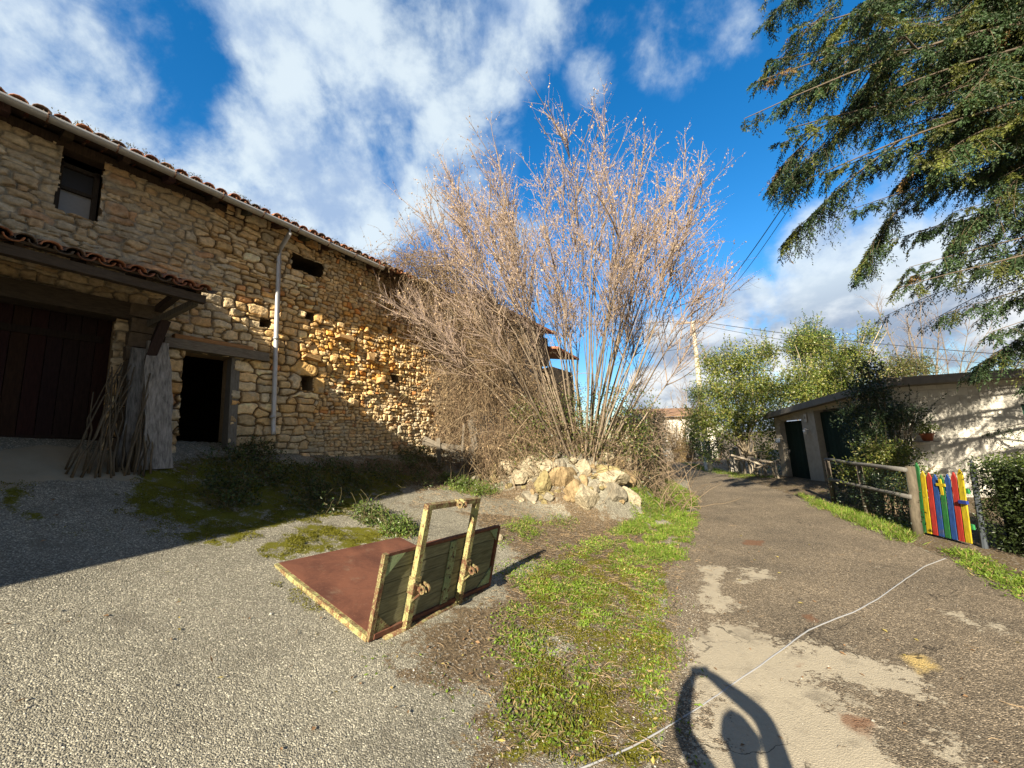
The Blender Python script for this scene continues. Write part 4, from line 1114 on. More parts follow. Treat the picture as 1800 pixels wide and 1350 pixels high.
shrub('cypress_tree', 'deep green pointed cypress tops showing behind the yellow green tree', 'tree', atY(1425, 760, 23.5), [cl(1405, 610, 23.5, .7, .7, 1.1), cl(1430, 600, 23.5, .7, .7, 1.3), cl(1455, 612, 23.5, .6, .6, 1.0)], 4200, .11, [(.05, .1, .035), (.06, .12, .03)], 23, up=.1)
shrub('conifer_bush', 'tawny green bushy conifer above the garage roof, next to bare tree', 'tree', atY(1580, 760, 22), [cl(1575, 645, 22, .8, .8, .8), cl(1610, 645, 22, .7, .7, .7), cl(1560, 665, 22, .8, .8, .6), cl(1590, 690, 22, 1.4, .8, .9)], 3600, .11, [(.11, .12, .03), (.17, .14, .07), (.08, .1, .03)], 24)
shrub('hedge_bush', 'dark leafy growth between white building and big light green shrub', 'shrub', atY(1215, 805, 23), [cl(1222, 760, 22, .5, .6, 1.5), cl(1255, 790, 19, .8, .6, .5), cl(1225, 690, 23, .5, .5, .7)], 2200, .1, GRN + DGR, 25)


def bare_tree(base, top, n, spread, seed, label, ivy=None):
    r = np.random.default_rng(seed); base = np.asarray(base, float); top = np.asarray(top, float); t = thing('bare_tree', label, 'tree', base)
    H = np.linalg.norm(top - base); m = MB()
    P = branches(np.tile(base, (n, 1)) + r.normal(0, .1, (n, 3)) * (1, 1, 0), unit(top - base) + r.normal(0, spread, (n, 3)), r.uniform(.75, 1.05, n) * H, 9, r.normal(.1, .2, n), .16, r)
    m.tubes(P, (r.uniform(.05, .1, n))[:, None] * np.linspace(1, .15, 9), 5, np.array([.2, .17, .13]) * r.uniform(.8, 1.2, (n, 1))); m.build('trunk', M['bark'], t, True)
    A, T = along(P, r.uniform(.3, 1, (n, 16))); A = A.reshape(-1, 3); T = T.reshape(-1, 3)
    P1 = branches(A, T + unit(r.normal(0, 1, A.shape)) * .7, r.uniform(.4, 1.8, len(A)) * H / 9, 6, np.full(len(A), .3), .2, r)
    m = MB(); m.tubes(P1, np.tile(np.linspace(.018, .006, 6), (len(A), 1)), 3, np.array([.23, .19, .16]) * r.uniform(.8, 1.2, (len(A), 1)))
    A2, T2 = along(P1, r.uniform(.2, 1, (len(P1), 7))); A2 = A2.reshape(-1, 3); T2 = T2.reshape(-1, 3)
    P2 = branches(A2, T2 + unit(r.normal(0, 1, A2.shape)) * .8, r.uniform(.2, .8, len(A2)) * H / 9, 4, np.full(len(A2), .3), .2, r)
    m.tubes(P2, np.tile(np.linspace(.007, .004, 4), (len(A2), 1)), 3, (.25, .21, .18)); m.build('crown', M['twig'], t, True)
    if ivy:
        m = MB()
        for q in range(26):
            tt = r.random(); leaf_mass(m, base + (top - base) * (.15 + .4 * tt) + r.normal(0, .16, 3), (.3, .3, .3), 50, .12, GRN, r)
        m.build('ivy', M['leaf'], t)
    return t


bare_tree(atY(1645, 760, 24), atY(1605, 520, 24), 5, .13, 31, 'bare grey tree with ivy on its trunk above the garage roof', True)
bare_tree(atY(1690, 760, 26), atY(1690, 545, 26), 9, .26, 32, 'wide bare pale tree right of the ivy covered trunk')
bare_tree(atY(1195, 800, 34), atY(1185, 660, 34), 7, .25, 33, 'small pinkish bare tree beyond the white building')
bare_tree(wp(5, 1.8, -13), wp(5.6, 11.0, -13), 6, .2, 34, 'bare tree tips showing above the barn roof')

# ------------------------------------------------------------------ dry climber on the barn end
dv = thing('dry_climber', 'thick tangle of dry brown climbing plant hanging over the barn end', 'climber', wp(8.8, 1.75, .6))


def climber():
    r = np.random.default_rng(41)
    B = [(700, 450, 10.2, .55, .35), (672, 470, 10.0, .35, .3), (850, 650, 10.4, .7, .9), (905, 610, 10.8, .5, .4), (790, 775, 11.2, .6, .45), (850, 785, 10.6, .6, .4), (905, 775, 10.3, .6, .4), (690, 500, 10.2, .4, .5), (860, 560, 10.8, .8, .6), (735, 460, 10.5, .7, .5), (770, 500, 10.7, .85, .8), (820, 545, 10.9, .9, .8), (760, 560, 11.0, .55, .7), (850, 600, 11.0, .9, .9), (800, 640, 11.2, .7, .9), (830, 690, 11.1, .8, .8),
         (800, 730, 11.3, .6, .6), (880, 660, 10.9, .8, .8), (890, 720, 10.7, .8, .6), (940, 740, 10.4, .7, .5), (860, 760, 10.8, .7, .4), (780, 470, 11.6, .9, .6), (930, 680, 10.8, .6, .7), (850, 540, 11.6, .9, .7), (720, 500, 10.4, .4, .45)]
    W_ = np.array([b[3] * b[4] for b in B]); W_ /= W_.sum(); n = 7000
    k = r.choice(len(B), n, p=W_); C = np.array([atY(b[0], b[1], b[2]) for b in B])[k]; Rr = np.array([(b[3], .45, b[4]) for b in B])[k]
    A = C + r.normal(0, .5, (n, 3)) * Rr
    D = np.stack([r.normal(0, 1, n), r.normal(0, .7, n), r.normal(.2, .8, n)], 1); hang = r.random(n) < .55
    D[hang] = np.stack([r.normal(0, .35, hang.sum()), r.normal(0, .3, hang.sum()), r.uniform(-1.2, .3, hang.sum())], 1)
    Ln = r.uniform(.4, 1.5, n)
    P = branches(A, D, Ln, 8, np.where(hang, -1.6, -1.0) + r.normal(0, .5, n), .35, r)
    c = np.where(r.random((n, 1)) < .7, np.array([[.26, .195, .12]]), np.array([[.17, .115, .075]])) * r.uniform(.55, 1.4, (n, 1))
    m = MB(); m.tubes(P, r.uniform(.0025, .006, n)[:, None] * np.linspace(1, .5, 8), 3, c)
    # long arching canes
    n2 = 120; kk = r.choice(len(B), n2, p=W_); A2 = np.array([atY(b[0], b[1], b[2]) for b in B])[kk] + r.normal(0, .4, (n2, 3)) * (1, .5, .6)
    P2 = branches(A2, np.stack([r.normal(.1, .9, n2), r.normal(-.3, .4, n2), r.uniform(-.1, 1.0, n2)], 1), r.uniform(1.2, 2.6, n2), 10, np.full(n2, -1.5), .2, r)
    m.tubes(P2, r.uniform(.006, .012, n2)[:, None] * np.linspace(1, .3, 10), 4, np.array([.27, .21, .135]) * r.uniform(.7, 1.3, (n2, 1)))
    m.build('vine_stems', M['twig'], dv, True)
    A3, T3 = along(P, r.uniform(.1, 1, (n, 4))); A3 = A3.reshape(-1, 3); q = len(A3); D3 = r.normal(0, .6, (q, 3)); D3[:, 2] -= .8
    lc = np.where(r.random((q, 1)) < .6, np.array([[.31, .23, .135]]), np.array([[.21, .145, .085]])) * r.uniform(.5, 1.35, (q, 1))
    m = MB(); m.leaves(A3, D3, r.normal(0, 1, (q, 3)), r.uniform(.035, .085, q), r.uniform(.014, .035, q), lc, .25); m.build('dry_leaves', M['dryleaf'], dv)


climber()

# broken boards at the wall foot
GB = 'broken boards at the barn foot'
for k, (a, b, w, lab) in enumerate((((742, 778), (835, 790), .12, 'weathered board lying level among the dry climber stems'), ((745, 770), (800, 796), .1, 'grey board crossing under the level board'), ((770, 770), (772, 812), .1, 'short upright stake holding the level board'), ((826, 738), (836, 790), .14, 'tall leaning grey board right of the level board'), ((815, 745), (812, 800), .05, 'thin upright stick beside the tall leaning board'))):
    Yb = 10.7; m = MB(); m.beam(atY(*a, Yb - .04 * k), atY(*b, Yb - .04 * k), w, .03, up=(0, 1, 0), col=np.array((.15, .13, .10)) * random.uniform(.8, 1.2), jit=.006)
    tag(m.build('broken_board', M['woodx'], None), lab, 'board', GB)

# ------------------------------------------------------------------ second stone house beyond the hazel
ho = thing('stone_house', 'stone house with red tiled roof half hidden behind the hazel', 'house', atY(880, 770, 17))
hA = atY(962, 575, 17.5); hz0 = hA[2]
def h2(s, off, z): return np.array([hA[0], hA[1], 0]) + WD * s + WN * off + np.array([0, 0, z])
m_ = MB(); m_.box(h2(-2.6, -2.5, (hz0 - .5) / 2 + .6), (5.2, 4.2, hz0 - .5), FRW, (.38, .33, .26)); m_.build('wall', M['rock'], ho)
m_ = MB(); v = [h2(-5.8, .3, hz0 - .25), h2(.35, .3, hz0 - .25), h2(.35, -2.5, hz0 + .5), h2(-5.8, -2.5, hz0 + .5), h2(.35, -5.2, hz0 - .25), h2(-5.8, -5.2, hz0 - .25)]
v2 = [p - np.array([0, 0, .1]) for p in v]; m_.raw(v + v2, [(0, 1, 2, 3), (3, 2, 4, 5), (7, 6, 9, 8), (8, 9, 11, 10), (0, 6, 7, 1), (1, 7, 8, 2), (2, 8, 10, 4), (0, 3, 9, 6), (3, 5, 11, 9), (4, 10, 11, 5)], None, (.42, .16, .08)); m_.build('roof', M['tile'], ho)
m_ = MB(); m_.box(h2(.02, -2.5, hz0 - .35), (.1, 4.5, .25), FRW, (.06, .045, .035)); m_.box(h2(-.4, -.2, hz0 - 1.2), (.9, .3, 1.3), FRW, (.07, .05, .04)); m_.build('gable_boarding', M['wood'], ho)
an = MB(); an.box(h2(1.25, -1.6, (hz0 - 2.0) / 2), (2.3, 3.4, hz0 - 1.8), FRW, (.10, .075, .05)); an.build('annex', M['woodx'], ho)
m_ = MB(); v = [h2(.08, .45, hz0 - 1.1), h2(2.6, .45, hz0 - 1.25), h2(2.6, -3.6, hz0 - .45), h2(.08, -3.6, hz0 - .3)]; v += [p + np.array([0, 0, .1]) for p in v]
m_.raw(v, [(0, 3, 2, 1), (4, 5, 6, 7), (0, 1, 5, 4), (1, 2, 6, 5), (2, 3, 7, 6), (3, 0, 4, 7)], None, (.42, .16, .08)); m_.build('annex_roof', M['tile'], ho)

# ------------------------------------------------------------------ ivy wall beside the lane
iw = thing('ivy_wall', 'old roadside wall buried in ivy and dry stems right of the hazel', 'wall', (3.3, 11.2, .2))
m_ = MB(); m_.beam((2.9, 10.7, 1.2), (7.0, 19.3, 1.2), .5, 2.7, col=(.28, .24, .17), jit=.03); m_.build('masonry', M['rock'], iw)
m_ = MB(); r = np.random.default_rng(51)
for q in range(760):
    t = r.random() ** 1.3; p = np.array([3.0 + 4.2 * t, 10.6 + 8.7 * t, 0]) + np.array([.3, -.15, 0]) * r.uniform(-.6, 1.1); p[2] = r.uniform(.15, 2.75) + .3 * t
    leaf_mass(m_, p, (.22, .22, .2), 22, .075, (GRN + DGR + [(.2, .14, .08), (.15, .1, .06)]) if q % 3 else [(.26, .19, .12), (.2, .14, .09)], r)
m_.build('ivy', M['leaf'], iw)
n = 700; t = r.random(n); A = np.stack([3.1 + 4.2 * t + r.normal(.2, .2, n), 10.5 + 8.7 * t + r.normal(0, .2, n), r.uniform(.2, 2.9, n)], 1)
P = branches(A, r.normal(0, 1, (n, 3)), r.uniform(.4, 1.3, n), 6, r.normal(-.6, .6, n), .3, r); m_ = MB(); m_.tubes(P, r.uniform(.004, .01, n)[:, None] * np.linspace(1, .4, 6), 3, np.array([.3, .23, .16]) * r.uniform(.6, 1.4, (n, 1))); m_.build('dry_stems', M['twig'], iw, True)
# green undergrowth at the hazel foot
m_ = MB(); ug = None
for q in range(420):
    px = r.uniform(900, 1150); py = r.uniform(680, 805) + (20 if px < 960 else 0); p = atY(px, py, r.uniform(9.7, 10.6)); p[2] = max(p[2], gz(p[0], p[1]) + .05)
    leaf_mass(m_, p, (.17, .15, .15), 16, .06, GRN + [(.22, .17, .09), (.17, .12, .07)], r)
m_.build('undergrowth', M['leaf'], hz_)

# ------------------------------------------------------------------ garage
ga = thing('garage', 'low cement block garage with dark green doors at the right', 'garage', (11, 12.5, 0))
NC = np.array([10.0, 10.15, 0]); FC = np.array([11.35, 16.95, 0]); fd = unit(FC - NC); fl = np.linalg.norm(FC - NC)
wd = unit(np.array([2.85, -.62, 0])); fn = np.array([-fd[1], fd[0], 0]); wn = np.array([wd[1], -wd[0], 0])
def gp(k, off, z): return NC + fd * k + fn * off + np.array([0, 0, z])       # along the door front
def gw(k, off, z): return NC + wd * k + wn * off + np.array([0, 0, z])       # along the white side wall
def top(k): return 2.93 - .45 * k / fl
RF = np.array([fd, fn, (0, 0, 1)]).T; RW = np.array([wd, wn, (0, 0, 1)]).T
GC = (.37, .335, .27)
DO = [(4.7, 6.5), (.6, 3.8)]
m_ = MB()
def wallq(mb, k0, k1, z0, z1a, z1b, th, col):
    v = []
    for off in (0, -th):
        v += [gp(k0, off, z0), gp(k1, off, z0), gp(k1, off, z1b), gp(k0, off, z1a)]
    mb.raw(v, [(0, 3, 2, 1), (4, 5, 6, 7), (0, 1, 5, 4), (1, 2, 6, 5), (2, 3, 7, 6), (3, 0, 4, 7)], None, col)
for (a, b) in ((0, .6), (3.8, 4.7), (6.5, fl)):
    m_ = MB(); wallq(m_, a, b, -.2, top(a), top(b), .3, GC); m_.build('pillar', M['render'], ga)
for (a, b) in DO:
    m_ = MB(); wallq(m_, a, b, top(a) - .3, top(a), top(b), .3, (.40, .35, .26)); m_.build('door_lintel', M['render'], ga)
for (a, b) in DO:
    w = b - a; nd = max(4, int(w / .2)); m_ = MB()
    for q in range(nd): m_.box(gp(a + (q + .5) * w / nd, -.22, (top(b) - .3) / 2 + .02), (w / nd - .012, .04, top(a) - .3), RF, np.array((.010, .024, .017)) * random.uniform(.8, 1.25))
    d_ = m_.build('garage_door', M['wood'], ga)
    m_ = MB(); m_.box(gp(b - .12, -.17, 1.05), (.03, .06, .14), RF, (.08, .08, .08)); m_.build('handle', M['dark'], d_)


def block_mat():
    m, nt, b, out = new_mat('painted_block'); P = posn(nt)
    # courses of blocks: u along the wall, z up
    d = N(nt, 'ShaderNodeVectorMath', operation='DOT_PRODUCT'); L(nt, P, d.inputs[0]); d.inputs[1].default_value = wd
    s = N(nt, 'ShaderNodeSeparateXYZ'); L(nt, P, s.inputs[0]); c = N(nt, 'ShaderNodeCombineXYZ'); L(nt, d.outputs['Value'], c.inputs[0]); L(nt, s.outputs[2], c.inputs[1])
    br = N(nt, 'ShaderNodeTexBrick', inp={'Scale': 1.0, 'Mortar Size': .008, 'Brick Width': .42, 'Row Height': .2, 'Color1': (.62, .60, .53, 1), 'Color2': (.50, .48, .43, 1), 'Mortar': (.42, .40, .36, 1), 'Mortar Smooth': .4}); L(nt, c.outputs[0], br.inputs['Vector'])
    f = noise_(nt, P, 2.5, 6, .65); col = mix(nt, 1.0, br.outputs['Color'], ramp(nt, f, [(.3, (.72, .72, .7)), (.7, (1.1, 1.1, 1.08))]), 'MULTIPLY')
    L(nt, col, b.inputs['Base Color']); b.inputs['Roughness'].default_value = .92
    bump(nt, b, math_(nt, 'ADD', math_(nt, 'MULTIPLY', br.outputs['Fac'], -.8), math_(nt, 'MULTIPLY', noise_(nt, P, 40, 4, .6), .5)), .5, .006); return m


m_ = MB(); WL = 6.0; wa, wb, wc, wz = 2.62, 3.3, 1.62, 2.3
for (k0, k1, z0, z1) in ((0, wa, -.2, 2.93), (wb, WL, -.2, 2.93), (wa, wb, -.2, wc), (wa, wb, wz, 2.93)): m_.box(gw((k0 + k1) / 2, -.15, (z0 + z1) / 2), (k1 - k0, .3, z1 - z0), RW)
m_.build('side_wall', block_mat(), ga)
m_ = MB(); m_.box(gw((wa + wb) / 2, -.2, (wc + wz) / 2), (wb - wa, .06, wz - wc), RW, (.05, .06, .05)); wnd = m_.build('window', M['paint'], ga)
m_ = MB()
for q in range(3): m_.box(gw(wa + .13 + q * .22, -.14, (wc + wz) / 2), (.16, .05, wz - wc - .04), RW, (.02, .075, .05))
m_.build('shutter', M['paint'], wnd)
m_ = MB()
v = []
for z_ in (0.0, .2):
    v += [gp(-.35, .35, top(-.35) + z_ + .01), gp(fl + .4, .35, top(fl + .4) + z_ + .01), gp(fl + .4, -7, top(fl + .4) + z_ + .01), gw(WL + .4, .35, 2.96 + z_) , ]
P_ = [gp(0, .3, top(0) + .01) + wn * .35, gp(fl + .3, .3, top(fl) - .01), gp(fl + .3, -7, top(fl) - .01), gw(WL + .4, .35, top(0) + .01)]
v = P_ + [p + np.array([0, 0, .21]) for p in P_]
m_.raw(v, [(0, 1, 2, 3), (4, 7, 6, 5), (0, 4, 5, 1), (1, 5, 6, 2), (2, 6, 7, 3), (3, 7, 4, 0)], None, (.17, .16, .14)); m_.build('roof', M['render'], ga)
m_ = MB(); m_.box(gp(4.3, .04, 2.36), (.16, .03, .3), RF, (.55, .52, .45)); m_.box(gp(4.3, .06, 2.36), (.06, .02, .1), RF, (.25, .22, .16)); tag(m_.build('wall_plaque', M['render'], None), 'small pale plaque on the garage pillar between the doors', 'plaque')
m_ = MB(); m_.tube([gp(4.3, .12, 1.75), gp(4.3, .12, 1.92)], [.05, .07], 10, (.7, .7, .68)); m_.tube([gp(4.3, .12, 1.92), gp(4.3, .12, 1.99)], [.05, .02], 10, (.4, .4, .4)); m_.beam(gp(4.3, 0, 1.93), gp(4.3, .12, 1.93), .02, .02); tag(m_.build('wall_lantern', M['plastic'], None, True), 'small white lantern on the garage pillar under the plaque', 'lantern')
m_ = MB(); m_.box(gp(fl - .22, .07, 1.5), (.16, .12, .14), RF, (.35, .45, .6)); m_.box(gp(fl - .22, .07, 1.59), (.2, .16, .03), RF, (.5, .55, .62)); tag(m_.build('letter_box', M['plastic'], None), 'small bluish box on the far end of the garage front', 'box')


def potted(loc, label, pc, r=.13, n=500, cols=GRN, hang=False):
    loc = np.asarray(loc, float); t = thing('potted_plant', label, 'potted plant', loc, 'pots by the garage'); rr = np.random.default_rng(int(loc[0] * 100))
    m = MB(); m.tube([loc, loc + (0, 0, r * 1.1), loc + (0, 0, r * 1.1), loc + (0, 0, r * 1.4)], [r * .7, r * .95, r * 1.08, r * 1.08], 16, pc); m.build('pot', M['plastic'], t, True)
    m = MB()
    for q in range(12): leaf_mass(m, loc + np.array([0, 0, r * 2.6]) + rr.normal(0, r * .8, 3), np.full(3, r * .7), n // 12, .06, cols, rr)
    m.build('foliage', M['leaf'], t)
    m = MB(); m.tube([loc + (0, 0, .02), loc + wn * -.0 + (0, 0, r * 2.4)], .01, 5, (.15, .12, .06)); m.build('stem', M['twig'], t)
    return t


potted(gw(.35, .32, 1.52), 'terracotta pot with leafy plant on the white garage wall', (.36, .12, .06), .13, 420)
m_ = MB(); m_.beam(gw(.35, 0, 1.5), gw(.35, .45, 1.5), .3, .03, col=(.2, .18, .15)); tag(m_.build('wall_bracket', M['dark'], None), 'small shelf bracket under the terracotta pot', 'bracket')
potted(gp(.12, .2, 2.12), 'white and red hanging pot at the garage corner', (.6, .3, .25), .1, 200)

# holly tree standing before the garage
shrub('holly_tree', 'dark holly tree with spiky sprays in front of the garage', 'tree', (9.25, 9.75, .02), [cl(1530, 690, 9.7, .5, .45, .45), cl(1500, 730, 9.6, .3, .3, .3), cl(1560, 730, 9.6, .65, .45, .35), cl(1600, 730, 9.6, .4, .3, .15), cl(1540, 770, 9.6, .5, .45, .35), cl(1525, 650, 9.8, .22, .22, .4)],
      3600, .062, DGR + [(.04, .065, .025)], 61, (.1, .085, .06), 26)
shrub('variegated_shrub', 'yellow flecked low shrub behind the rail fence', 'shrub', (8.3, 8.9, .0), [cl(1545, 800, 8.9, .45, .4, .25), cl(1580, 800, 8.6, .4, .35, .25), cl(1600, 845, 8.5, .5, .4, .3), cl(1520, 835, 9.2, .45, .4, .3)], 2600, .055, YGR + GRN, 62)

# ------------------------------------------------------------------ rail fence with netting
rfn = thing('rail_fence', 'low rail fence with green netting between garage and painted gate', 'fence', (7.6, 8.9, 0))
fa = np.array([8.26, 10.48, 0]); fb = np.array([7.06, 7.22, 0])
for (t_, w_, h_) in ((0.0, .06, 1.16), (.5, .06, 1.1)):
    q = fa + (fb - fa) * t_; m_ = MB(); m_.tube([q + (0, 0, -.1), q + (0, 0, h_)], [w_, w_ * .9], 8, (.13, .11, .085)); m_.build('post', M['wood'], rfn, True)
m_ = MB(); q = fb; m_.tube([q + (0, 0, -.1), q + (.03, 0, .4), q + (.08, 0, .8), q + (.13, .02, 1.2)], [.078, .074, .074, .07], 12, (.10, .085, .06)); m_.build('thick_post', M['bark'], rfn, True)
for z_ in ((1.13, 1.14), (.63, .66)):
    m_ = MB(); t = np.linspace(0, 1, 7)[:, None]; P = (fa + (0, 0, z_[0])) * (1 - t) + (fb + np.array([.07, 0, z_[1]])) * t + RNG.normal(0, .012, (7, 3)) + np.array([-.08, -.03, 0]); m_.tube(P, np.linspace(.038, .044, 7), 8, (.14, .135, .12)); m_.build('rail', M['wood'], rfn, True)
m_ = MB(); fdv = unit(fb - fa); flen = np.linalg.norm(fb - fa); fnv = np.array([fdv[1], -fdv[0], 0]) * -1
for k in range(46):
    p = fa + fdv * flen * k / 45; m_.tube([p + (0, 0, .03), p + (0, 0, 1.08)], .0035, 3, (.03, .05, .04), False)
for k in range(14): m_.tube([fa + np.array([0, 0, .04 + k * .078]), fb + np.array([0, 0, .04 + k * .078])], .0035, 3, (.03, .05, .04), False)
m_.build('netting', M['plastic'], rfn)
# weeds growing up through the netting
m_ = MB(); r = np.random.default_rng(66)
for q in range(330):
    p = fa + (fb - fa) * r.random() + np.array([.2, -.05, 0]) * r.uniform(-.1, 1.8); p[2] = r.uniform(.05, .95) ** 1.2
    leaf_mass(m_, p, (.16, .16, .14), 16, .05, DGR + DGR + [(.04, .06, .02)], r)
tag(m_.build('creeper', M['leaf'], None), 'dark leafy creeper filling the netting of the rail fence', 'plant')

# ------------------------------------------------------------------ painted gate
gt = thing('painted_gate', 'picket gate painted yellow, red, blue and green with a cross', 'gate', (7.2, 6.8, 0))
A0 = np.array([7.22, 7.13, 0]); B0 = np.array([7.17, 6.47, 0]); gv = unit(B0 - A0); gl = np.linalg.norm(B0 - A0); gn = np.array([gv[1], -gv[0], 0])
if gn[0] > 0: gn = -gn
GY, GRd, GB_, GG = (.43, .32, .014), (.33, .03, .022), (.018, .06, .21), (.02, .13, .035)
TG = np.array([gv, gn, (0, 0, 1)]).T
pal_ = [(GG, -.10, 1.26), (GY, 0.0, 1.12), (GRd, .108, 1.10), (GB_, .212, 1.08), (GG, .318, 1.08), (GB_, .424, 1.10), (GRd, .53, 1.14), (GY, .635, 1.20)]
for (c, u, h) in pal_:
    m_ = MB(); p = A0 + gv * u; w = .082; z0_ = .05; th = .02
    v = []
    for o in (-th / 2, th / 2):
        for (a, z) in ((-w / 2, z0_), (w / 2, z0_), (w / 2, h - .09), (.0, h), (-w / 2, h - .09)): v.append(p + gv * (a + .0) + gn * (o + .03) + np.array([.09 * z, 0, z]))
    m_.raw(v, [(0, 1, 2, 4), (5, 9, 7, 6), (0, 5, 6, 1), (1, 6, 7, 2), (2, 7, 8, 3), (3, 8, 9, 4), (4, 9, 5, 0)], [(2, 3, 4), (7, 9, 8)], c); m_.build('picket', M['scuffed'], gt)
m_ = MB()
for z_ in (.3, .85): m_ = MB(); m_.beam(A0 + gv * -.12 - gn * .01 + np.array([.09 * z_, 0, z_]), A0 + gv * .70 - gn * .01 + np.array([.09 * z_, 0, z_]), .03, .08, col=(.03, .2, .06)); m_.build('gate_rail', M['paint'], gt)
m_ = MB(); c_ = A0 + gv * .318 + gn * .05 + np.array([.09 * .9, 0, .88]); m_.box(c_, (.045, .014, .27), TG, GY); m_.box(c_ + (0, 0, .035), (.15, .0145, .045), TG, GY); m_.build('cross_emblem', M['paint'], gt)
m_ = MB(); m_.box(A0 + gv * .66 + gn * .06 + np.array([.06, 0, .68]), (.12, .04, .05), TG, (.02, .04, .2)); m_.build('latch', M['paint'], gt)
m_ = MB(); q = A0 + gv * .765 - gn * .05; m_.tube([q + (0, 0, -.1), q + (.1, 0, 1.22), q + (.11, 0, 1.36)], [.04, .036, .004], 8, (.05, .06, .07)); tag(m_.build('gate_post', M['paint'], None), 'dark pointed post between painted gate and hedge', 'post')

# ------------------------------------------------------------------ hedge
def hedge():
    r = np.random.default_rng(71); t = thing('clipped_hedge', 'dense clipped green hedge running right from the painted gate', 'hedge', (7.6, 4.8, 0))
    a = np.array([7.36, 6.38, 0]); b = np.array([6.35, .6, 0]); d = b - a; m = MB(); nrm = np.array([.985, -.165, 0])
    nb = 2600
    for q in range(nb):
        k = r.random() ** 1.25; face = r.random()
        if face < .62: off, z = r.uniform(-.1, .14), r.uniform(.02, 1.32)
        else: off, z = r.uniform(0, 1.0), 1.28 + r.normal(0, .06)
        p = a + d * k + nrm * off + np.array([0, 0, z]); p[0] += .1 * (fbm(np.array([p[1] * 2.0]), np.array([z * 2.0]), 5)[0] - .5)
        leaf_mass(m, p, (.09, .09, .08), 17, .043, GRN if face > .62 else [(.035, .055, .014), (.05, .072, .018), (.026, .04, .012)], r, .5, .5)  # front leaves coloured darker than the top to stand in for shade
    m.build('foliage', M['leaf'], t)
    m = MB(); m.beam(a + d * .5 + nrm * .55 - d * .49 + (0, 0, .62), a + d * .99 + nrm * .55 + (0, 0, .62), .75, 1.15, col=(.012, .014, .008)); m.build('dark_core', M['bark'], t)  # one solid near-black block filling the inside of the hedge


hedge()


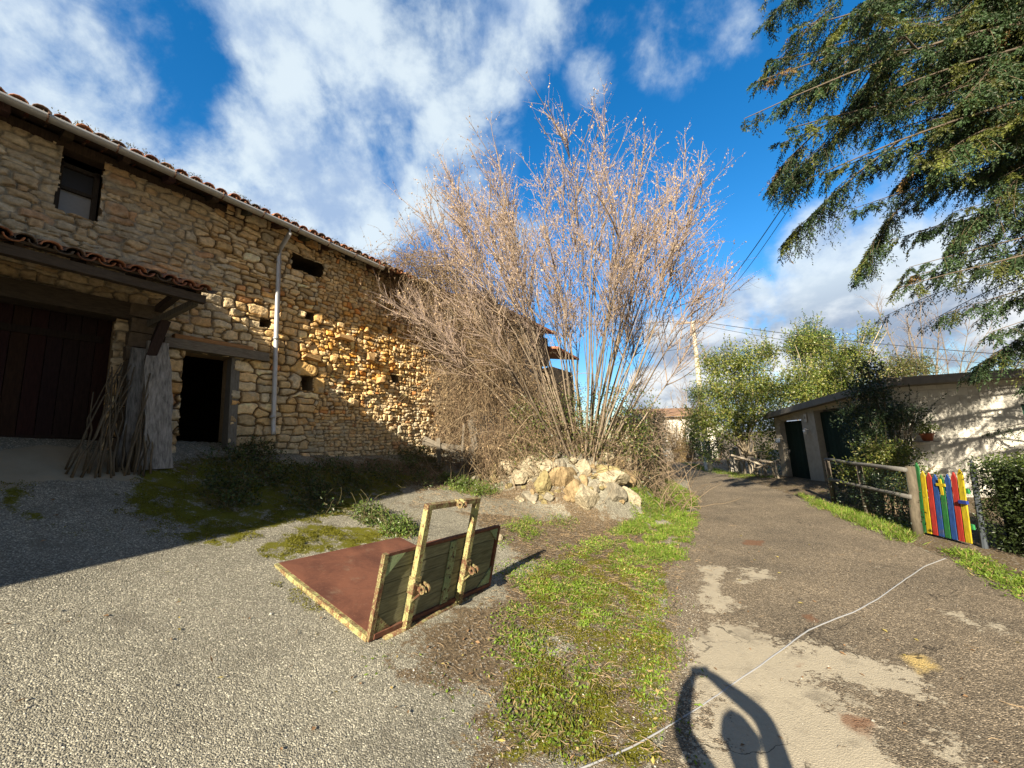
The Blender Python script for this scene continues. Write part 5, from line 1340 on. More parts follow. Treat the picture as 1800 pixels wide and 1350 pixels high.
# ------------------------------------------------------------------ big conifer at the right
def conifer():
    r = np.random.default_rng(81); base = np.array([11.4, 5.2, 0.0]); t = thing('conifer_tree', 'large dark conifer reaching in from the right over the lane', 'tree', base)
    m = MB(); m.tube([base + (0, 0, -.2), base + (0, 0, 3), base + (.05, 0, 8), base + (0, 0, 15)], [.42, .34, .24, .04], 14, (.2, .14, .1)); m.build('trunk', M['bark'], t, True)
    tips = [(1345, 5, 4.7), (1300, -90, 4.6), (1395, 60, 5.0), (1350, 120, 5.4), (1330, 175, 5.0), (1312, 232, 4.8), (1375, 275, 5.2), (1395, 355, 5.0), (1450, 330, 5.5), (1420, 180, 5.8), (1500, 380, 5.6), (1562, 432, 5.6), (1575, 395, 6.0),
            (1600, 480, 5.2), (1620, 415, 5.6), (1582, 522, 5.0), (1590, 495, 5.4), (1660, 560, 5.1), (1690, 460, 5.7), (1740, 610, 5.0), (1640, 330, 5.9), (1480, 40, 5.6), (1560, -40, 5.2), (1450, -120, 5.0), (1700, 250, 5.2), (1760, 330, 4.8), (1620, 120, 5.1), (1700, 20, 4.8), (1530, 250, 5.0), (1720, 120, 6.2), (1770, 400, 5.2), (1780, 545, 5.3),
            (1560, 130, 4.6), (1640, 220, 4.7), (1480, 110, 4.8), (1440, 240, 4.9), (1600, 300, 4.9), (1520, 320, 5.9), (1680, 380, 5.0), (1800, 200, 4.4), (1780, 60, 4.5), (1500, 180, 5.3), (1580, 20, 5.6), (1660, 60, 5.4), (1740, 200, 5.6), (1720, 310, 5.4), (1795, 680, 5.2), (1770, 480, 4.9)]
    tips = tips + [(a + r.normal(35, 45), b + r.normal(0, 40), c + r.normal(.1, .5)) for (a, b, c) in tips for _ in range(2) if a > 1380 and b < 330]
    T = np.array([atY(*q) for q in tips])
    th = r.uniform(-2.6, 1.9, 74); hh = r.uniform(1.9, 14, 74); ln = r.uniform(2.6, 5.4, 74) * np.clip((15.5 - hh) / 8, .2, 1)
    T2 = base + np.stack([np.cos(th) * ln, np.sin(th) * ln, hh - .5], 1)
    q3 = 22; T3 = np.stack([r.uniform(7.6, 11.5, q3), r.uniform(3.4, 7.2, q3), r.uniform(2.6, 6.8, q3)], 1); T3[:, 1] = np.minimum(T3[:, 1], T3[:, 0] / 1.42 - .1); T2 = np.vstack([T2, T3])  # extra out-of-view branches added to shade the garage side wall
    far = np.concatenate([np.zeros(len(T), bool), np.ones(len(T2), bool)]); T = np.vstack([T, T2]); n = len(T)
    d = T - base; hd = np.hypot(d[:, 0], d[:, 1]); B = base + np.zeros((n, 3)); B[:, 2] = np.clip(T[:, 2] + .12 * hd + r.normal(0, .3, n), 1.2, 14.5)
    K = 12; tt = np.linspace(0, 1, K)[None, :, None]; P = B[:, None] * (1 - tt) + T[:, None] * tt; P[:, :, 2] += (r.uniform(.1, .5, (n, 1, 1)) * np.sin(tt * math.pi * .9) * hd[:, None, None] * .25)[..., 0]; P[:, :, 1] += (r.uniform(-.35, .35, (n, 1, 1)) * np.sin(tt * math.pi) * hd[:, None, None] * .25)[..., 0]
    P += np.cumsum(r.normal(0, .025, P.shape), 1) * np.linspace(0, 1, K)[None, :, None] * (1 - np.linspace(0, 1, K) ** 3)[None, :, None]
    vis = np.where(~far)[0]; pk = np.concatenate([np.repeat(vis[T[vis, 0] / T[vis, 1] < .9], 2), vis[T[vis, 0] / T[vis, 1] >= .9][::3]]); As, Ts = along(P[pk], r.uniform(.45, .95, (len(pk), 1))); As = As[:, 0]; Ts = Ts[:, 0]
    sgn = np.where(r.random(len(pk)) < .5, 1, -1)[:, None]; Ss = unit(np.cross(Ts, np.array([0, 0, 1.0]))) * sgn
    Ps = branches(As, Ts * .8 + Ss * r.uniform(.3, .9, (len(pk), 1)) + np.array([0, 0, 1]) * r.normal(-.1, .25, (len(pk), 1)), r.uniform(.7, 1.9, len(pk)), K, np.full(len(pk), -.45), .15, r)
    P = np.vstack([P, Ps]); hd = np.concatenate([hd, np.full(len(pk), 1.2)]); far = np.concatenate([far, np.zeros(len(pk), bool)]); n = len(P)
    w = MB(); w.tubes(P, (.009 + .004 * hd)[:, None] * np.linspace(1, .12, K), 6, np.array([.10, .08, .058]) * r.uniform(.7, 1.3, (n, 1)))
    fo = MB()
    m1 = 46; t1 = np.linspace(.26, 1.0, m1)[None] + r.normal(0, .012, (n, m1)); A, Tg = along(P, t1); t1 = np.clip(t1, 0, 1)
    side = np.where(np.arange(m1) % 2 == 0, 1.0, -1.0)[None, :, None]
    S = unit(np.cross(Tg, np.array([0, 0, 1.0]))) * side
    D1 = unit(Tg * .75 + S * .7 + np.array([0, 0, -.42]) + r.normal(0, .25, A.shape)); L1 = (r.uniform(.25, .95, (n, m1)) * (1.12 - .8 * t1 ** 1.6))
    fr = np.repeat(far, m1)
    A = A.reshape(-1, 3); D1 = D1.reshape(-1, 3); L1 = L1.ravel()
    P1 = branches(A, D1, L1, 6, np.full(len(A), -.55), .14, r); w.tubes(P1, np.tile(np.linspace(.006, .002, 6), (len(A), 1)) * np.clip(L1, .4, 1)[:, None], 3, np.array([.15, .115, .07]) * r.uniform(.7, 1.4, (len(A), 1)))
    w.build('branches', M['twig'], t, True)
    cbase = np.where(r.random((len(A), 1)) < .2, np.array([[.085, .098, .018]]), np.array([[.034, .062, .022]])) * r.uniform(.6, 1.4, (len(A), 1))
    brown = r.random(len(A)) < .012; cbase[brown] = (.16, .10, .035)
    for sel, m2, nl, sz in ((~fr, 15, 7, 1.2), (fr, 6, 3, 1.8)):
        Q = P1[sel]; cb = cbase[sel]; LL = L1[sel]
        A2, T2g = along(Q, np.linspace(.08, 1, m2)[None] + r.normal(0, .02, (len(Q), m2))); k2 = A2.shape[0] * m2
        S2 = unit(np.cross(T2g, np.array([0, 0, 1.0]))) * np.where(np.arange(m2) % 2 == 0, 1.0, -1.0)[None, :, None]
        D2 = unit(T2g * .8 + S2 * .7 + np.array([0, 0, -.45]) + r.normal(0, .2, A2.shape)).reshape(-1, 3); A2 = A2.reshape(-1, 3)
        L2 = r.uniform(.08, .2, k2) * np.repeat(np.clip(LL * 1.6, .6, 1.2), m2); c2 = np.repeat(cb, m2, 0)
        for q in range(nl):
            f = (q + .2) / nl; pos = A2 + D2 * (L2 * f)[:, None] + np.array([0, 0, -.02]) * f
            sd = unit(np.cross(D2, r.normal(0, 1, D2.shape)))
            fo.leaves(pos, D2 * .85 + sd * (.75 if q < nl - 1 else .1), r.normal(0, 1, D2.shape), np.full(k2, .034 * sz) * r.uniform(.8, 1.2, k2), np.full(k2, .0125 * sz), c2 * r.uniform(.7, 1.3, (k2, 1)))
    fo.build('foliage', M['needle'], t)


conifer()

# ------------------------------------------------------------------ far lane: white building, pole, wires, stick fence
wbld = thing('white_building', 'white rendered building with tiled roof at the end of the lane', 'building', atY(1190, 808, 29))
p0 = atY(1158, 812, 29); p1 = atY(1262, 800, 31); zt = atY(1160, 733, 29)[2]; d_ = p1 - p0; d_[2] = 0; ln = np.linalg.norm(d_); ex = unit(d_); ey = np.array([-ex[1], ex[0], 0]); RB = np.array([ex, ey, (0, 0, 1)]).T
c0 = np.array([p0[0], p0[1], 0])
m_ = MB(); m_.box(c0 + ex * ln / 2 + ey * 2.5 + (0, 0, zt / 2 - .3), (ln, 5, zt + .6), RB, (.66, .63, .56)); m_.build('wall', M['render'], wbld)
m_ = MB(); v = [c0 - ex * .4 - ey * .35 + (0, 0, zt), c0 + ex * (ln + .4) - ey * .35 + (0, 0, zt), c0 + ex * (ln + .4) + ey * 2.6 + (0, 0, zt + .75), c0 - ex * .4 + ey * 2.6 + (0, 0, zt + .75)]
v += [p + np.array([0, 0, .12]) for p in v]; m_.raw(v, [(0, 3, 2, 1), (4, 5, 6, 7), (0, 1, 5, 4), (1, 2, 6, 5), (2, 3, 7, 6), (3, 0, 4, 7)], None, (.25, .15, .09)); m_.build('roof', M['tile'], wbld)
m_ = MB(); q = c0 + ex * .45 - ey * .03; m_.box(q + (0, 0, .75), (.7, .06, 1.5), RB, (.28, .36, .42)); m_.build('door', M['paint'], wbld)
m_ = MB(); q = atY(1157, 765, 27.5); m_.box((q[0] - .35, q[1], 1.2), (.55, .5, 3.6), None, (.2, .17, .13), .02); tag(m_.build('stone_pillar', M['rock'], None), 'dark stone gate pillar left of the white building', 'pillar')
q = atY(1243, 800, 21); q[2] = 0; m_ = MB(); m_.box(q + (0, 0, .75), (.3, .3, 1.6), None, (.62, .58, .48), .01); m_.box(q + (0, 0, 1.6), (.38, .38, .1), None, (.5, .47, .4)); tag(m_.build('white_pillar', M['render'], None), 'short whitewashed pillar under the big light green shrub', 'pillar')
# dry reed-like shrub
rs = np.random.default_rng(91); rt_ = thing('dry_shrub', 'straw coloured bare shrub before the white building', 'shrub', atY(1205, 812, 24)); n = 260
A = atY(1200, 812, 24) + rs.normal(0, .45, (n, 3)) * (1, .6, 0); P = branches(A, np.stack([rs.normal(0, .3, n), rs.normal(0, .3, n), np.ones(n)], 1), rs.uniform(.9, 3.4, n), 6, np.full(n, -.1), .2, rs)
m_ = MB(); m_.tubes(P, np.tile(np.linspace(.013, .005, 6), (n, 1)), 3, np.array([.45, .33, .17]) * rs.uniform(.6, 1.3, (n, 1))); m_.build('stems', M['twig'], rt_, True)
A, T_ = along(P, rs.uniform(.3, 1, (n, 8))); A = A.reshape(-1, 3); k = len(A); m_ = MB(); m_.leaves(A, rs.normal(0, 1, (k, 3)), rs.normal(0, 1, (k, 3)), np.full(k, .12), np.full(k, .04), np.array([.42, .31, .15]) * rs.uniform(.6, 1.3, (k, 1))); m_.build('dry_leaves', M['dryleaf'], rt_)

pb = atY(1236, 760, 24); pb[2] = 0; pt = atY(1218, 565, 24); up_ = thing('utility_pole', 'pale concrete utility pole above the shrubs', 'utility pole', pb)
m_ = MB(); m_.tube([pb - (0, 0, .3), pb * .5 + pt * .5, pt], [.19, .15, .11], 10, (.47, .42, .32))
for k in range(10): m_.tube([pb + (pt - pb) * (.2 + .075 * k) + (.13, -.05, 0), pb + (pt - pb) * (.2 + .075 * k) + (.22, -.05, 0)], .03, 5, (.3, .26, .2))
m_.build('shaft', M['render'], up_, True)
m_ = MB(); m_.beam(pt + (-1.1, 0, -.1), pt + (.5, 0, -.05), .1, .1, col=(.28, .22, .17)); m_.build('crossarm', M['dark'], up_)
m_ = MB()
for q in (-1.0, -.7, -.4, .4): m_.tube([pt + (q, 0, -.02), pt + (q, 0, .1)], [.05, .03], 8, (.3, .25, .2))
m_.build('insulator', M['plastic'], up_)


def wire(a, b, sag, r, label):
    t = np.linspace(0, 1, 40)[:, None]; P = np.asarray(a) * (1 - t) + np.asarray(b) * t; P[:, 2] -= (4 * sag * t * (1 - t))[:, 0]
    m = MB(); m.tube(P, r, 5, (.02, .02, .022)); return tag(m.build('power_cable', M['dark'], None, True), label, 'cable', 'overhead cables')


wire(pt + (-.2, 0, 0), atY(1530, 120, 5.6), .55, .013, 'thick overhead cable from the pole up into the conifer')
wire(pt + (-.05, 0, -.05), atY(1540, 118, 5.7), .75, .009, 'thinner overhead cable just below the thick one into the conifer')
wire(pt + (.1, 0, .05), atY(1900, 632, 16), .25, .017, 'upper overhead cable from the pole running right above the garage')
wire(pt + (.1, 0, -.15), atY(1900, 650, 16), .4, .012, 'lower overhead cable from the pole running right above the garage')
wire(pt + (-.3, 0, .05), atY(700, 560, 19), .3, .014, 'overhead cable from the pole running left behind the hazel')
wire(pt + (-.1, 0, -1.6), atY(1080, 622, 19), .15, .012, 'low overhead cable from mid pole running left to the hazel')

# rustic stick fence
sf = thing('stick_fence', 'rickety fence of grey sticks and poles before the big shrub', 'fence', (9.9, 17.8, 0))
r = np.random.default_rng(95)
pA = atZ(1283, 828, .0); pB = atZ(1372, 842, .0)
for k in range(17):
    t_ = k / 16; q = pA + (pB - pA) * t_ + r.normal(0, .05, 3) * (1, 1, 0); h_ = r.uniform(.7, 1.25) * (1 - .25 * t_); m_ = MB()
    if k in (2, 3): m_.box(q + (0, 0, h_ * .5), (.3, .04, h_ * 1.1), None, (.45, .42, .36), .02)
    else: m_.tube([q - (0, 0, .05), q + np.array([r.normal(0, .08), 0, h_ * .5]), q + np.array([r.normal(0, .14), 0, h_])], [.045, .04, .03], 6, np.array((.38, .33, .25)) * r.uniform(.6, 1.2))
    m_.build('stake', M['wood'], sf)
for (a, b) in (((1285, 800), (1350, 822)), ((1290, 806), (1372, 815)), ((1325, 826), (1372, 808))):
    m_ = MB(); m_.tube([atY(*a, 17), atY((a[0] + b[0]) / 2, (a[1] + b[1]) / 2 - 2, 16.6), atY(*b, 16.2)], [.05, .045, .04], 7, (.36, .31, .24)); m_.build('pole_rail', M['wood'], sf, True)
GL = 'fallen branches beside the far lane'
for k in range(14):
    px = r.uniform(1205, 1285); q = atZ(px, r.uniform(806, 816), .05); m_ = MB(); dd = r.normal(0, .6, 3); dd[2] = abs(dd[2]) * .6; m_.tube([q, q + dd * .5, q + dd + r.normal(0, .08, 3)], [.04, .035, .015], 5, np.array((.3, .19, .12)) * r.uniform(.7, 1.3))
    tag(m_.build('fallen_branch', M['bark'], None, True), 'bare fallen branch in the tangle beside the far lane', 'branch', GL)

# ------------------------------------------------------------------ cord on the road
m_ = MB(); cpx = [(1000, 1372), (1060, 1345), (1130, 1308), (1200, 1268), (1262, 1226), (1310, 1192), (1370, 1150), (1420, 1112), (1470, 1090), (1500, 1080), (1550, 1052), (1590, 1022), (1625, 998), (1665, 983)]
cp = np.array([atZ(*p, .0) for p in cpx]); dd = np.concatenate([[0], np.cumsum(np.linalg.norm(np.diff(cp, axis=0), axis=1))]); kk = np.linspace(0, dd[-1], 90)
cp = np.stack([np.interp(kk, dd, cp[:, i]) for i in range(3)], 1)
for _ in range(3): cp[1:-1] = (cp[:-2] + 2 * cp[1:-1] + cp[2:]) / 4
cp[:, 0] += .012 * (fbm(kk * 5, kk * 0, 3) - .5) * 2; cp[:, 2] = np.maximum(gz(cp[:, 0], cp[:, 1]), .012) + .006
m_.tube(cp, .0062, 7, (.27, .275, .28)); tag(m_.build('cord', M['plastic'], None, True), 'thin grey cord stretched across the lane', 'cord')

# ------------------------------------------------------------------ weeds at the wall foot
GW = 'leafy weeds along the barn foot'
WEED = [(430, 830, 60, 'low dark bramble clump right of the dark doorway'), (500, 860, 75, 'largest dark bramble clump out in the shaded yard'), (580, 850, 55, 'dark bramble clump in the middle of the shaded yard weeds'),
        (650, 845, 50, 'dark weed clump before the wall right of the pipe'), (710, 840, 50, 'dark weed clump at the right end of the yard weeds'), (405, 880, 40, 'sparse weed clump nearest the moss in shade'),
        (445, 800, 30, 'small weed tuft at the wall under the downpipe'), (740, 815, 35, 'weed clump under the broken boards'), (560, 885, 40, 'thin weed clump on the sunny edge of shade'), (830, 862, 40, 'leafy weed patch left of the rubble heap'), (800, 850, 26, 'small leafy weed left of the weed patch by the rubble'),
        (650, 912, 26, 'bright green weed tuft just behind the carrier tray'), (700, 935, 24, 'bright grassy weed tuft behind the tray end board')]
for k, (px, py, w, lab) in enumerate(WEED):
    r = np.random.default_rng(200 + k); c = on_ground(px, py); R0 = w / FOC * c[1]; t = thing('weed_clump', lab, 'weeds', c, GW); m = MB(); nb = 46; bright = k >= 9
    cols = [(.10, .16, .03), (.13, .18, .04), (.08, .12, .03)] if bright else [(.05, .085, .025), (.065, .10, .03), (.04, .06, .02), (.10, .09, .04)]
    hgt = .5 if not bright else .24
    for q in range(nb):
        a = r.uniform(0, 6.28); d = R0 * math.sqrt(r.random()); p = np.array([c[0] + d * math.cos(a), c[1] + d * math.sin(a) * 1.0, 0]); p[2] = gz(p[0], p[1]) + r.uniform(.02, hgt) * (1 - .75 * (d / R0) ** 2)
        leaf_mass(m, p, (.12, .12, .08), 22, .052, cols, r, .7)
    m.build('foliage', M['leaf'], t)
    n = 60; a = r.uniform(0, 6.28, n); d = R0 * np.sqrt(r.random(n)); A = np.stack([c[0] + d * np.cos(a), c[1] + d * np.sin(a), np.zeros(n)], 1); A[:, 2] = gz(A[:, 0], A[:, 1])
    P = branches(A, np.stack([r.normal(0, .7, n), r.normal(0, .7, n), np.ones(n)], 1), r.uniform(.15, .6, n), 5, np.full(n, -.7), .3, r); m = MB(); m.tubes(P, np.tile(np.linspace(.005, .002, 5), (n, 1)), 3, (.14, .12, .06)); m.build('stems', M['twig'], t, True)

# ------------------------------------------------------------------ grass, straw, pebbles
GP = [(p, d, h) for p, d, h in (
    (poly_px([(1105, 870), (1165, 835), (1222, 875), (1222, 915), (1195, 985), (1120, 975), (1090, 930), (1120, 905)]), 1900, .058),
    (poly_px([(1000, 960), (1080, 930), (1190, 960), (1150, 1020), (1060, 1000)]), 700, .036),
    (poly_px([(900, 1010), (1000, 985), (1085, 1040), (1080, 1110), (1000, 1100), (940, 1060)]), 900, .036),
    (poly_px([(868, 1130), (900, 1060), (960, 1090), (950, 1160), (920, 1210), (880, 1190)]), 900, .036),
    (poly_px([(1125, 1010), (1150, 1000), (1145, 1080), (1205, 1115), (1195, 1150), (1135, 1120)]), 1000, .036),
    (poly_px([(900, 1220), (950, 1200), (1010, 1260), (1010, 1300), (930, 1300), (900, 1260)]), 900, .045),
    (poly_px([(1010, 1170), (1040, 1180), (1040, 1240), (1010, 1230)]), 800, .036), (poly_px([(1130, 1165), (1200, 1160), (1195, 1240), (1140, 1245)]), 700, .036),
    (poly_px([(1405, 870), (1450, 885), (1530, 905), (1610, 930), (1610, 962), (1540, 935), (1450, 898)]), 1300, .08),
    (poly_px([(1655, 968), (1700, 972), (1800, 1015), (1800, 1058), (1730, 1015)]), 1500, .06), (poly_px([(1800, 1015), (1950, 1060), (1950, 1130), (1800, 1058)]), 1000, .05),
    (poly_px([(1195, 812), (1290, 832), (1370, 840), (1300, 842), (1230, 826)]), 260, .10),
    (poly_px([(880, 935), (930, 905), (960, 930), (920, 955)]), 700, .07), (poly_px([(960, 905), (1010, 915), (1000, 935), (965, 925)]), 500, .06),
    (poly_px([(780, 860), (850, 845), (880, 860), (830, 872)]), 700, .08), (poly_px([(620, 895), (680, 905), (740, 945), (690, 945), (640, 920)]), 600, .06),
    (poly_px([(870, 950), (1195, 940), (1205, 1345), (890, 1345), (880, 1100)]), 210, .03), (poly_px([(560, 1100), (760, 1150), (900, 1349), (860, 1349), (700, 1200)]), 90, .025), (poly_px([(1500, 930), (1610, 955), (1640, 975), (1600, 962)]), 400, .03))]


def grass():
    r = np.random.default_rng(301); m = MB()
    for P, dens, h in GP:
        lo, hi = P.min(0), P.max(0); area = np.prod(hi - lo); n = int(area * dens * 4.6); x = r.uniform(lo[0] - .1, hi[0] + .1, n); y = r.uniform(lo[1] - .1, hi[1] + .1, n)
        sd_ = polydist(x, y, P) + .3 * (fbm(x * 4, y * 4, 71) - .5); k = (sd_ > r.uniform(-.12, .12, n)) & (fbm(x * 3.2, y * 3.2, 5) > (.38 if dens > 450 else .5))
        x, y = x[k], y[k]; n = len(x)
        if not n: continue
        dry = r.random((n, 1)) < .12
        base_c = np.where(dry, np.array([[.33, .25, .11]]), np.array([[.135, .205, .026]])); tone = .65 + .8 * fbm(x * 3, y * 3, 9)[:, None]
        A = np.stack([x, y, gz(x, y) - .004], 1); hv = h * r.uniform(.5, 1.4, n) * (.6 + .8 * fbm(x * 4, y * 4, 14))
        D = np.stack([r.normal(0, .75, n), r.normal(0, .75, n), np.ones(n)], 1); blade = r.random(n) < (.6 if h > .07 else .32)
        m.leaves(A[blade], D[blade], r.normal(0, 1, (blade.sum(), 3)), hv[blade] * 1.5, np.full(blade.sum(), .009), (base_c * tone * r.uniform(.7, 1.3, (n, 1)))[blade])
        q = ~blade; nq = q.sum(); A2 = A[q].copy(); A2[:, 2] += hv[q] * r.uniform(.1, .7, nq); D2 = r.normal(0, 1, (nq, 3)); D2[:, 2] = np.abs(D2[:, 2]) * .4
        m.leaves(A2, D2, np.tile([0, 0, 1.0], (nq, 1)) + r.normal(0, .5, (nq, 3)), r.uniform(.018, .042, nq), r.uniform(.012, .026, nq), (base_c * tone * r.uniform(.7, 1.3, (n, 1)))[q] * (1.1, 1.1, 1))
    tag(m.build('grass', M['grass'], None), 'short green grass and clover in patches on the verge', 'grass', kind='stuff')


grass()


def moss():
    r = np.random.default_rng(303); m = MB()
    for P, dn in ((MOSS[0], 5200), (MOSS[1], 9000), (MOSS[2], 3000), (MOSS[3], 6500), (MOSS[4], 5000), (MOSS[10], 2500), (MOSS[11], 2500)):
        lo, hi = P.min(0), P.max(0); n = int(np.prod(hi - lo) * dn); x = r.uniform(lo[0], hi[0], n); y = r.uniform(lo[1], hi[1], n)
        k = (polydist(x, y, P) + .3 * (fbm(x * 5, y * 5, 91) - .5) > 0) & (fbm(x * 4.5, y * 4.5, 33, 5) > .5); x, y = x[k], y[k]; n = len(x)
        A = np.stack([x, y, gz(x, y) - .002 + .02 * sst(fbm(x * 4.5, y * 4.5, 33, 5), .5, .7)], 1); D = r.normal(0, .7, (n, 3)); D[:, 2] = np.abs(D[:, 2]) + .5
        m.leaves(A, D, r.normal(0, 1, (n, 3)), r.uniform(.008, .02, n), r.uniform(.006, .013, n), np.array([.15, .145, .012]) * r.uniform(.45, 1.35, (n, 1)))
    tag(m.build('moss', M['grass'], None), 'olive yellow moss cushions on the damp edge of the yard', 'moss', kind='stuff')


moss()


def fallen_leaves():
    r = np.random.default_rng(305); Q = []
    for P, dn in ((poly_px([(0, 1349), (0, 1060), (420, 965), (880, 1240), (900, 1349)]), 5), (DIRT[0], 26), (poly_px([(0, 1060), (0, 880), (400, 860), (420, 960)]), 7), (poly_px([(1230, 1349), (1230, 930), (1600, 975), (1800, 1100), (1800, 1349)]), 4)):
        lo, hi = P.min(0), P.max(0); n = int(np.prod(hi - lo) * dn); x = r.uniform(lo[0], hi[0], n); y = r.uniform(lo[1], hi[1], n); k = inpoly(x, y, P); Q.append(np.stack([x[k], y[k]], 1))
    Q = np.vstack(Q); n = len(Q); A = np.stack([Q[:, 0], Q[:, 1], np.maximum(gz(Q[:, 0], Q[:, 1]), .004) + .014], 1); D = r.normal(0, 1, (n, 3)); D[:, 2] = r.uniform(-.05, .3, n)
    m = MB(); m.leaves(A, D, np.array([0, 0, 1.0]) + r.normal(0, .3, (n, 3)), r.uniform(.02, .06, n), r.uniform(.012, .03, n), np.where(r.random((n, 1)) < .3, np.array([[.30, .25, .08]]), np.array([[.24, .15, .08]])) * r.uniform(.5, 1.4, (n, 1)), .25)
    tag(m.build('fallen_leaves', M['dryleaf'], None), 'scattered dry fallen leaves on the yard and lane', 'leaves', kind='stuff')


fallen_leaves()


def straw():
    r = np.random.default_rng(311); Ps = [(DIRT[0], 210), (DIRT[2], 260), (poly_px([(1190, 930), (1260, 950), (1260, 1010), (1190, 1010)]), 45), (poly_px([(470, 1000), (640, 1130), (900, 1349), (0, 1349), (0, 1080)]), 1.3), (poly_px([(1230, 900), (1600, 960), (1800, 1100), (1800, 1349), (1250, 1349)]), 1.5)]
    pts = []
    for P, dn in Ps:
        lo, hi = P.min(0), P.max(0); n = int(np.prod(hi - lo) * dn); x = r.uniform(lo[0], hi[0], n); y = r.uniform(lo[1], hi[1], n); k = inpoly(x, y, P); pts.append(np.stack([x[k], y[k]], 1))
    Q = np.vstack(pts); n = len(Q); a = r.uniform(0, 6.28, n); ln = r.uniform(.02, .11, n) * np.where(r.random(n) < .12, 1.6, 1); A = np.zeros((n, 4, 3))
    for k in range(4):
        f = (k / 3 - .5) * ln; bend = .12 * ln * math.sin(k * math.pi / 3)
        A[:, k, 0] = Q[:, 0] + np.cos(a) * f - np.sin(a) * bend; A[:, k, 1] = Q[:, 1] + np.sin(a) * f + np.cos(a) * bend; A[:, k, 2] = gz(A[:, k, 0], A[:, k, 1]) + .014 + r.uniform(0, .012, n)
    m = MB(); m.tubes(A, np.tile(np.array([.0016, .002, .0018, .001]), (n, 1)) * r.uniform(.7, 1.4, (n, 1)), 3, np.array([.30, .22, .13]) * r.uniform(.35, 1.25, (n, 1)))
    tag(m.build('dry_stalks', M['twig'], None), 'dry straw and broken stalks strewn over the ground', 'straw', kind='stuff')


straw()


def pebbles():
    r = np.random.default_rng(321); Ps = [(poly_px([(0, 1349), (0, 1030), (300, 990), (560, 960), (650, 1130), (760, 1150), (880, 1240), (900, 1349)]), 1500), (poly_px([(880, 1349), (860, 1230), (900, 1100), (1180, 1000), (1230, 1060), (1230, 1349)]), 1500), (poly_px([(1230, 1349), (1230, 1000), (1600, 990), (1800, 1120), (1800, 1349)]), 60), (poly_px([(0, 1060), (0, 900), (300, 860), (420, 960)]), 350)]
    U = np.array([(1, 0, 0), (-1, 0, 0), (0, 1, 0), (0, -1, 0), (0, 0, 1), (0, 0, -1)], float); F = np.array([(0, 2, 4), (2, 1, 4), (1, 3, 4), (3, 0, 4), (2, 0, 5), (1, 2, 5), (3, 1, 5), (0, 3, 5)])
    m = MB()
    for P, dn in Ps:
        lo, hi = P.min(0), P.max(0); n = int(np.prod(hi - lo) * dn); x = r.uniform(lo[0], hi[0], n); y = r.uniform(lo[1], hi[1], n); k = inpoly(x, y, P); x, y = x[k], y[k]; n = len(x)
        s = .0028 + .0055 * r.random(n) ** 2.5; s = np.where(r.random(n) < .004, s * 2.2, s)
        V = U[None] * r.uniform(.6, 1.3, (n, 6, 1)) * (s[:, None, None] * np.array([1, 1, .62])); a = r.uniform(0, 6.28, n); c, q = np.cos(a), np.sin(a)
        V = np.stack([V[..., 0] * c[:, None] - V[..., 1] * q[:, None], V[..., 0] * q[:, None] + V[..., 1] * c[:, None], V[..., 2]], -1)
        z = np.maximum(gz(x, y), 0) + s * .3 + np.where((sdist(EDGE, x, y) < 0), .011, .0)
        V += np.stack([x, y, z], 1)[:, None]
        FF = (F[None] + (np.arange(n) * 6)[:, None, None]).reshape(-1, 3); col = np.where(r.random((n, 1)) < .12, np.array([[.44, .42, .36]]), np.array([[.235, .225, .19]])) * r.uniform(.5, 1.3, (n, 1))
        m.raw(V.reshape(-1, 3), None, FF, np.repeat(col, 6, 0))
    tag(m.build('gravel', M['pebble'], None), 'loose fine gravel scattered over the worn yard', 'gravel', kind='stuff')


pebbles()

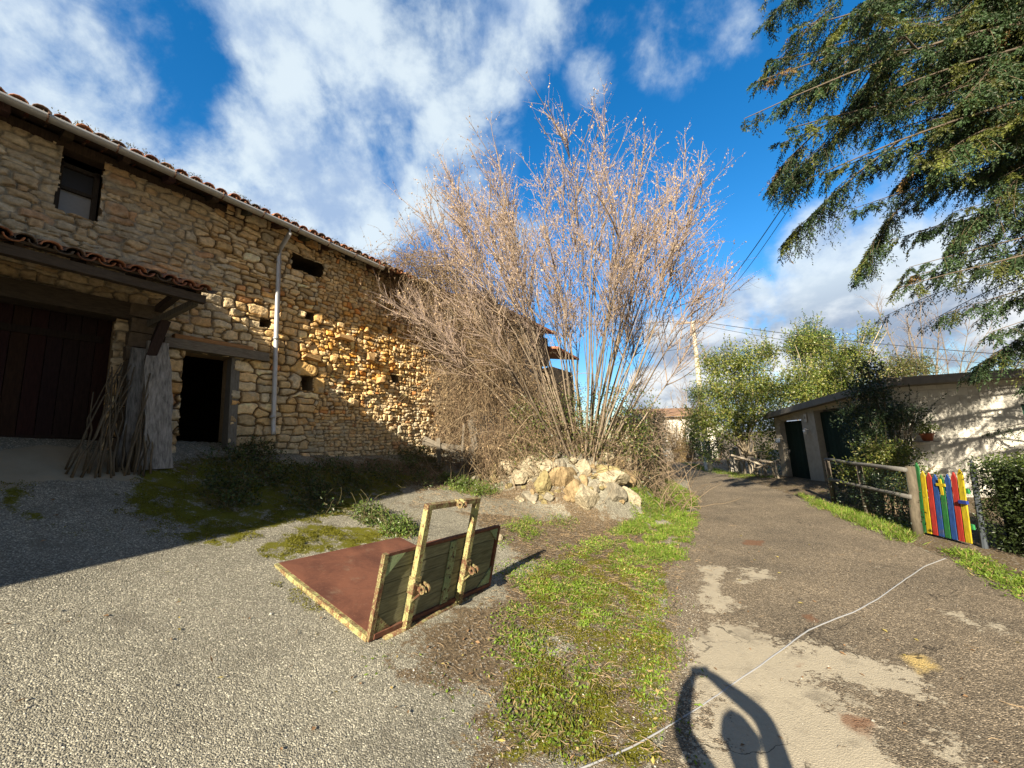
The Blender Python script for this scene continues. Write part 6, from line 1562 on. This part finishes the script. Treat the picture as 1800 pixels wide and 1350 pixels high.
# ------------------------------------------------------------------ the photographer (seen by the shadow on the road)
def person():
    t = thing('person', 'person in dark jacket holding phone overhead behind the camera', 'person', (.2, -.12, 0))
    J = {'pel': (.2, -.14, .93), 'spine': (.2, -.13, 1.15), 'chest': (.2, -.13, 1.33), 'neck': (.2, -.11, 1.47), 'head': (.2, -.06, 1.60), 'crown': (.2, -.07, 1.74),
         'ls': (.01, -.13, 1.42), 'le': (-.17, -.06, 1.66), 'lw': (-.09, -.04, 1.91), 'lh': (-.06, -.03, 1.97), 'rs': (.39, -.13, 1.42), 're': (.42, -.05, 1.70), 'rw': (.16, -.04, 1.92), 'rh': (.10, -.03, 1.98),
         'lhip': (.10, -.14, .88), 'lk': (.08, -.11, .48), 'la': (.07, -.16, .09), 'lt': (.06, -.02, .04), 'rhip': (.3, -.14, .88), 'rk': (.32, -.11, .48), 'ra': (.33, -.16, .09), 'rt': (.35, -.02, .04)}
    Rr = {'pel': .17, 'spine': .155, 'chest': .19, 'neck': .062, 'head': .105, 'crown': .07, 'ls': .075, 'le': .07, 'lw': .048, 'lh': .036, 'rs': .075, 're': .07, 'rw': .048, 'rh': .036, 'lhip': .105, 'lk': .068, 'la': .045, 'lt': .035, 'rhip': .105, 'rk': .068, 'ra': .045, 'rt': .035}
    E = [('pel', 'spine'), ('spine', 'chest'), ('chest', 'neck'), ('neck', 'head'), ('head', 'crown'), ('chest', 'ls'), ('ls', 'le'), ('le', 'lw'), ('lw', 'lh'), ('chest', 'rs'), ('rs', 're'), ('re', 'rw'), ('rw', 'rh'), ('pel', 'lhip'), ('lhip', 'lk'), ('lk', 'la'), ('la', 'lt'), ('pel', 'rhip'), ('rhip', 'rk'), ('rk', 'ra'), ('ra', 'rt')]
    for sd_, sx in (('l', -1), ('r', 1)):      # fingers closing round the phone
        hx, hy, hz2 = J[sd_ + 'h']
        for q in range(4):
            a = sd_ + 'f%d' % q; J[a] = (hx - sx * .028, hy - .012 + .0, hz2 - .018 + q * .017); J[a + 'b'] = (hx - sx * .052, hy - .004, hz2 - .014 + q * .017); Rr[a] = .009; Rr[a + 'b'] = .008; E += [(sd_ + 'h', a), (a, a + 'b')]
        J[sd_ + 'th'] = (hx - sx * .02, hy - .03, hz2 - .03); Rr[sd_ + 'th'] = .011; E.append((sd_ + 'h', sd_ + 'th'))
    ks = list(J); me = bpy.data.meshes.new('body'); me.from_pydata([J[k] for k in ks], [(ks.index(a), ks.index(b)) for a, b in E], []); o = bpy.data.objects.new('body', me); COL.objects.link(o)
    md = o.modifiers.new('skin', 'SKIN'); lay = me.skin_vertices[0].data
    for i, k in enumerate(ks): lay[i].radius = (Rr[k], Rr[k]); lay[i].use_root = (k == 'pel')
    ss_ = o.modifiers.new('sub', 'SUBSURF'); ss_.levels = 2; ss_.render_levels = 2
    dg = bpy.context.evaluated_depsgraph_get(); m2 = bpy.data.meshes.new_from_object(o.evaluated_get(dg)); bpy.data.objects.remove(o)
    at = m2.color_attributes.new('Col', 'FLOAT_COLOR', 'POINT')
    for v in m2.vertices:
        z, y = v.co.z, v.co.y; c = (.03, .04, .06) if z < .95 else (.05, .05, .055)
        if z > 1.5 and -.05 < v.co.x - .2 + .0 < .14 and abs(v.co.x - .2) < .12: c = (.45, .28, .2)
        if z > 1.9: c = (.45, .28, .2)
        if z < .08: c = (.03, .025, .02)
        at.data[v.index].color = (*c, 1)
    for p in m2.polygons: p.use_smooth = True
    m2.materials.append(M['skin']); b = bpy.data.objects.new('body', m2); COL.objects.link(b); b.parent = t; b.matrix_parent_inverse = t.matrix_world.inverted()
    r = np.random.default_rng(3); n = 1500; u = unit(r.normal(0, 1, (n, 3))); u[:, 2] = np.abs(u[:, 2]); P = np.array([.2, -.085, 1.65]) + u * (.095, .115, .115); k = (u[:, 1] < .45); m = MB(); m.leaves(P[k], np.stack([u[k, 0] * .4, -np.ones(k.sum()) * .4, -u[k, 2] * .3 - .4], 1), u[k], np.full(k.sum(), .06), np.full(k.sum(), .012), (.04, .025, .015)); m.build('hair', M['twig'], t)
    m = MB()
    for sx in (-.035, .035): m.tube([(.2 + sx, .034, 1.615), (.2 + sx, .042, 1.615)], [.013, .006], 8, (.02, .02, .02))
    m.tube([(.2, .03, 1.6), (.2, .058, 1.575), (.2, .035, 1.565)], [.008, .016, .01], 6, (.45, .28, .2)); m.tube([(.175, .03, 1.53), (.2, .036, 1.528), (.225, .03, 1.53)], .006, 5, (.35, .15, .13)); m.build('face', M['skin'], t)
    m = MB(); m.box((.02, -.035, 2.0), (.15, .009, .075), None, (.02, .02, .02)); tag(m.build('phone', M['plastic'], None), 'dark phone held level in both raised hands behind the camera', 'phone')


person()
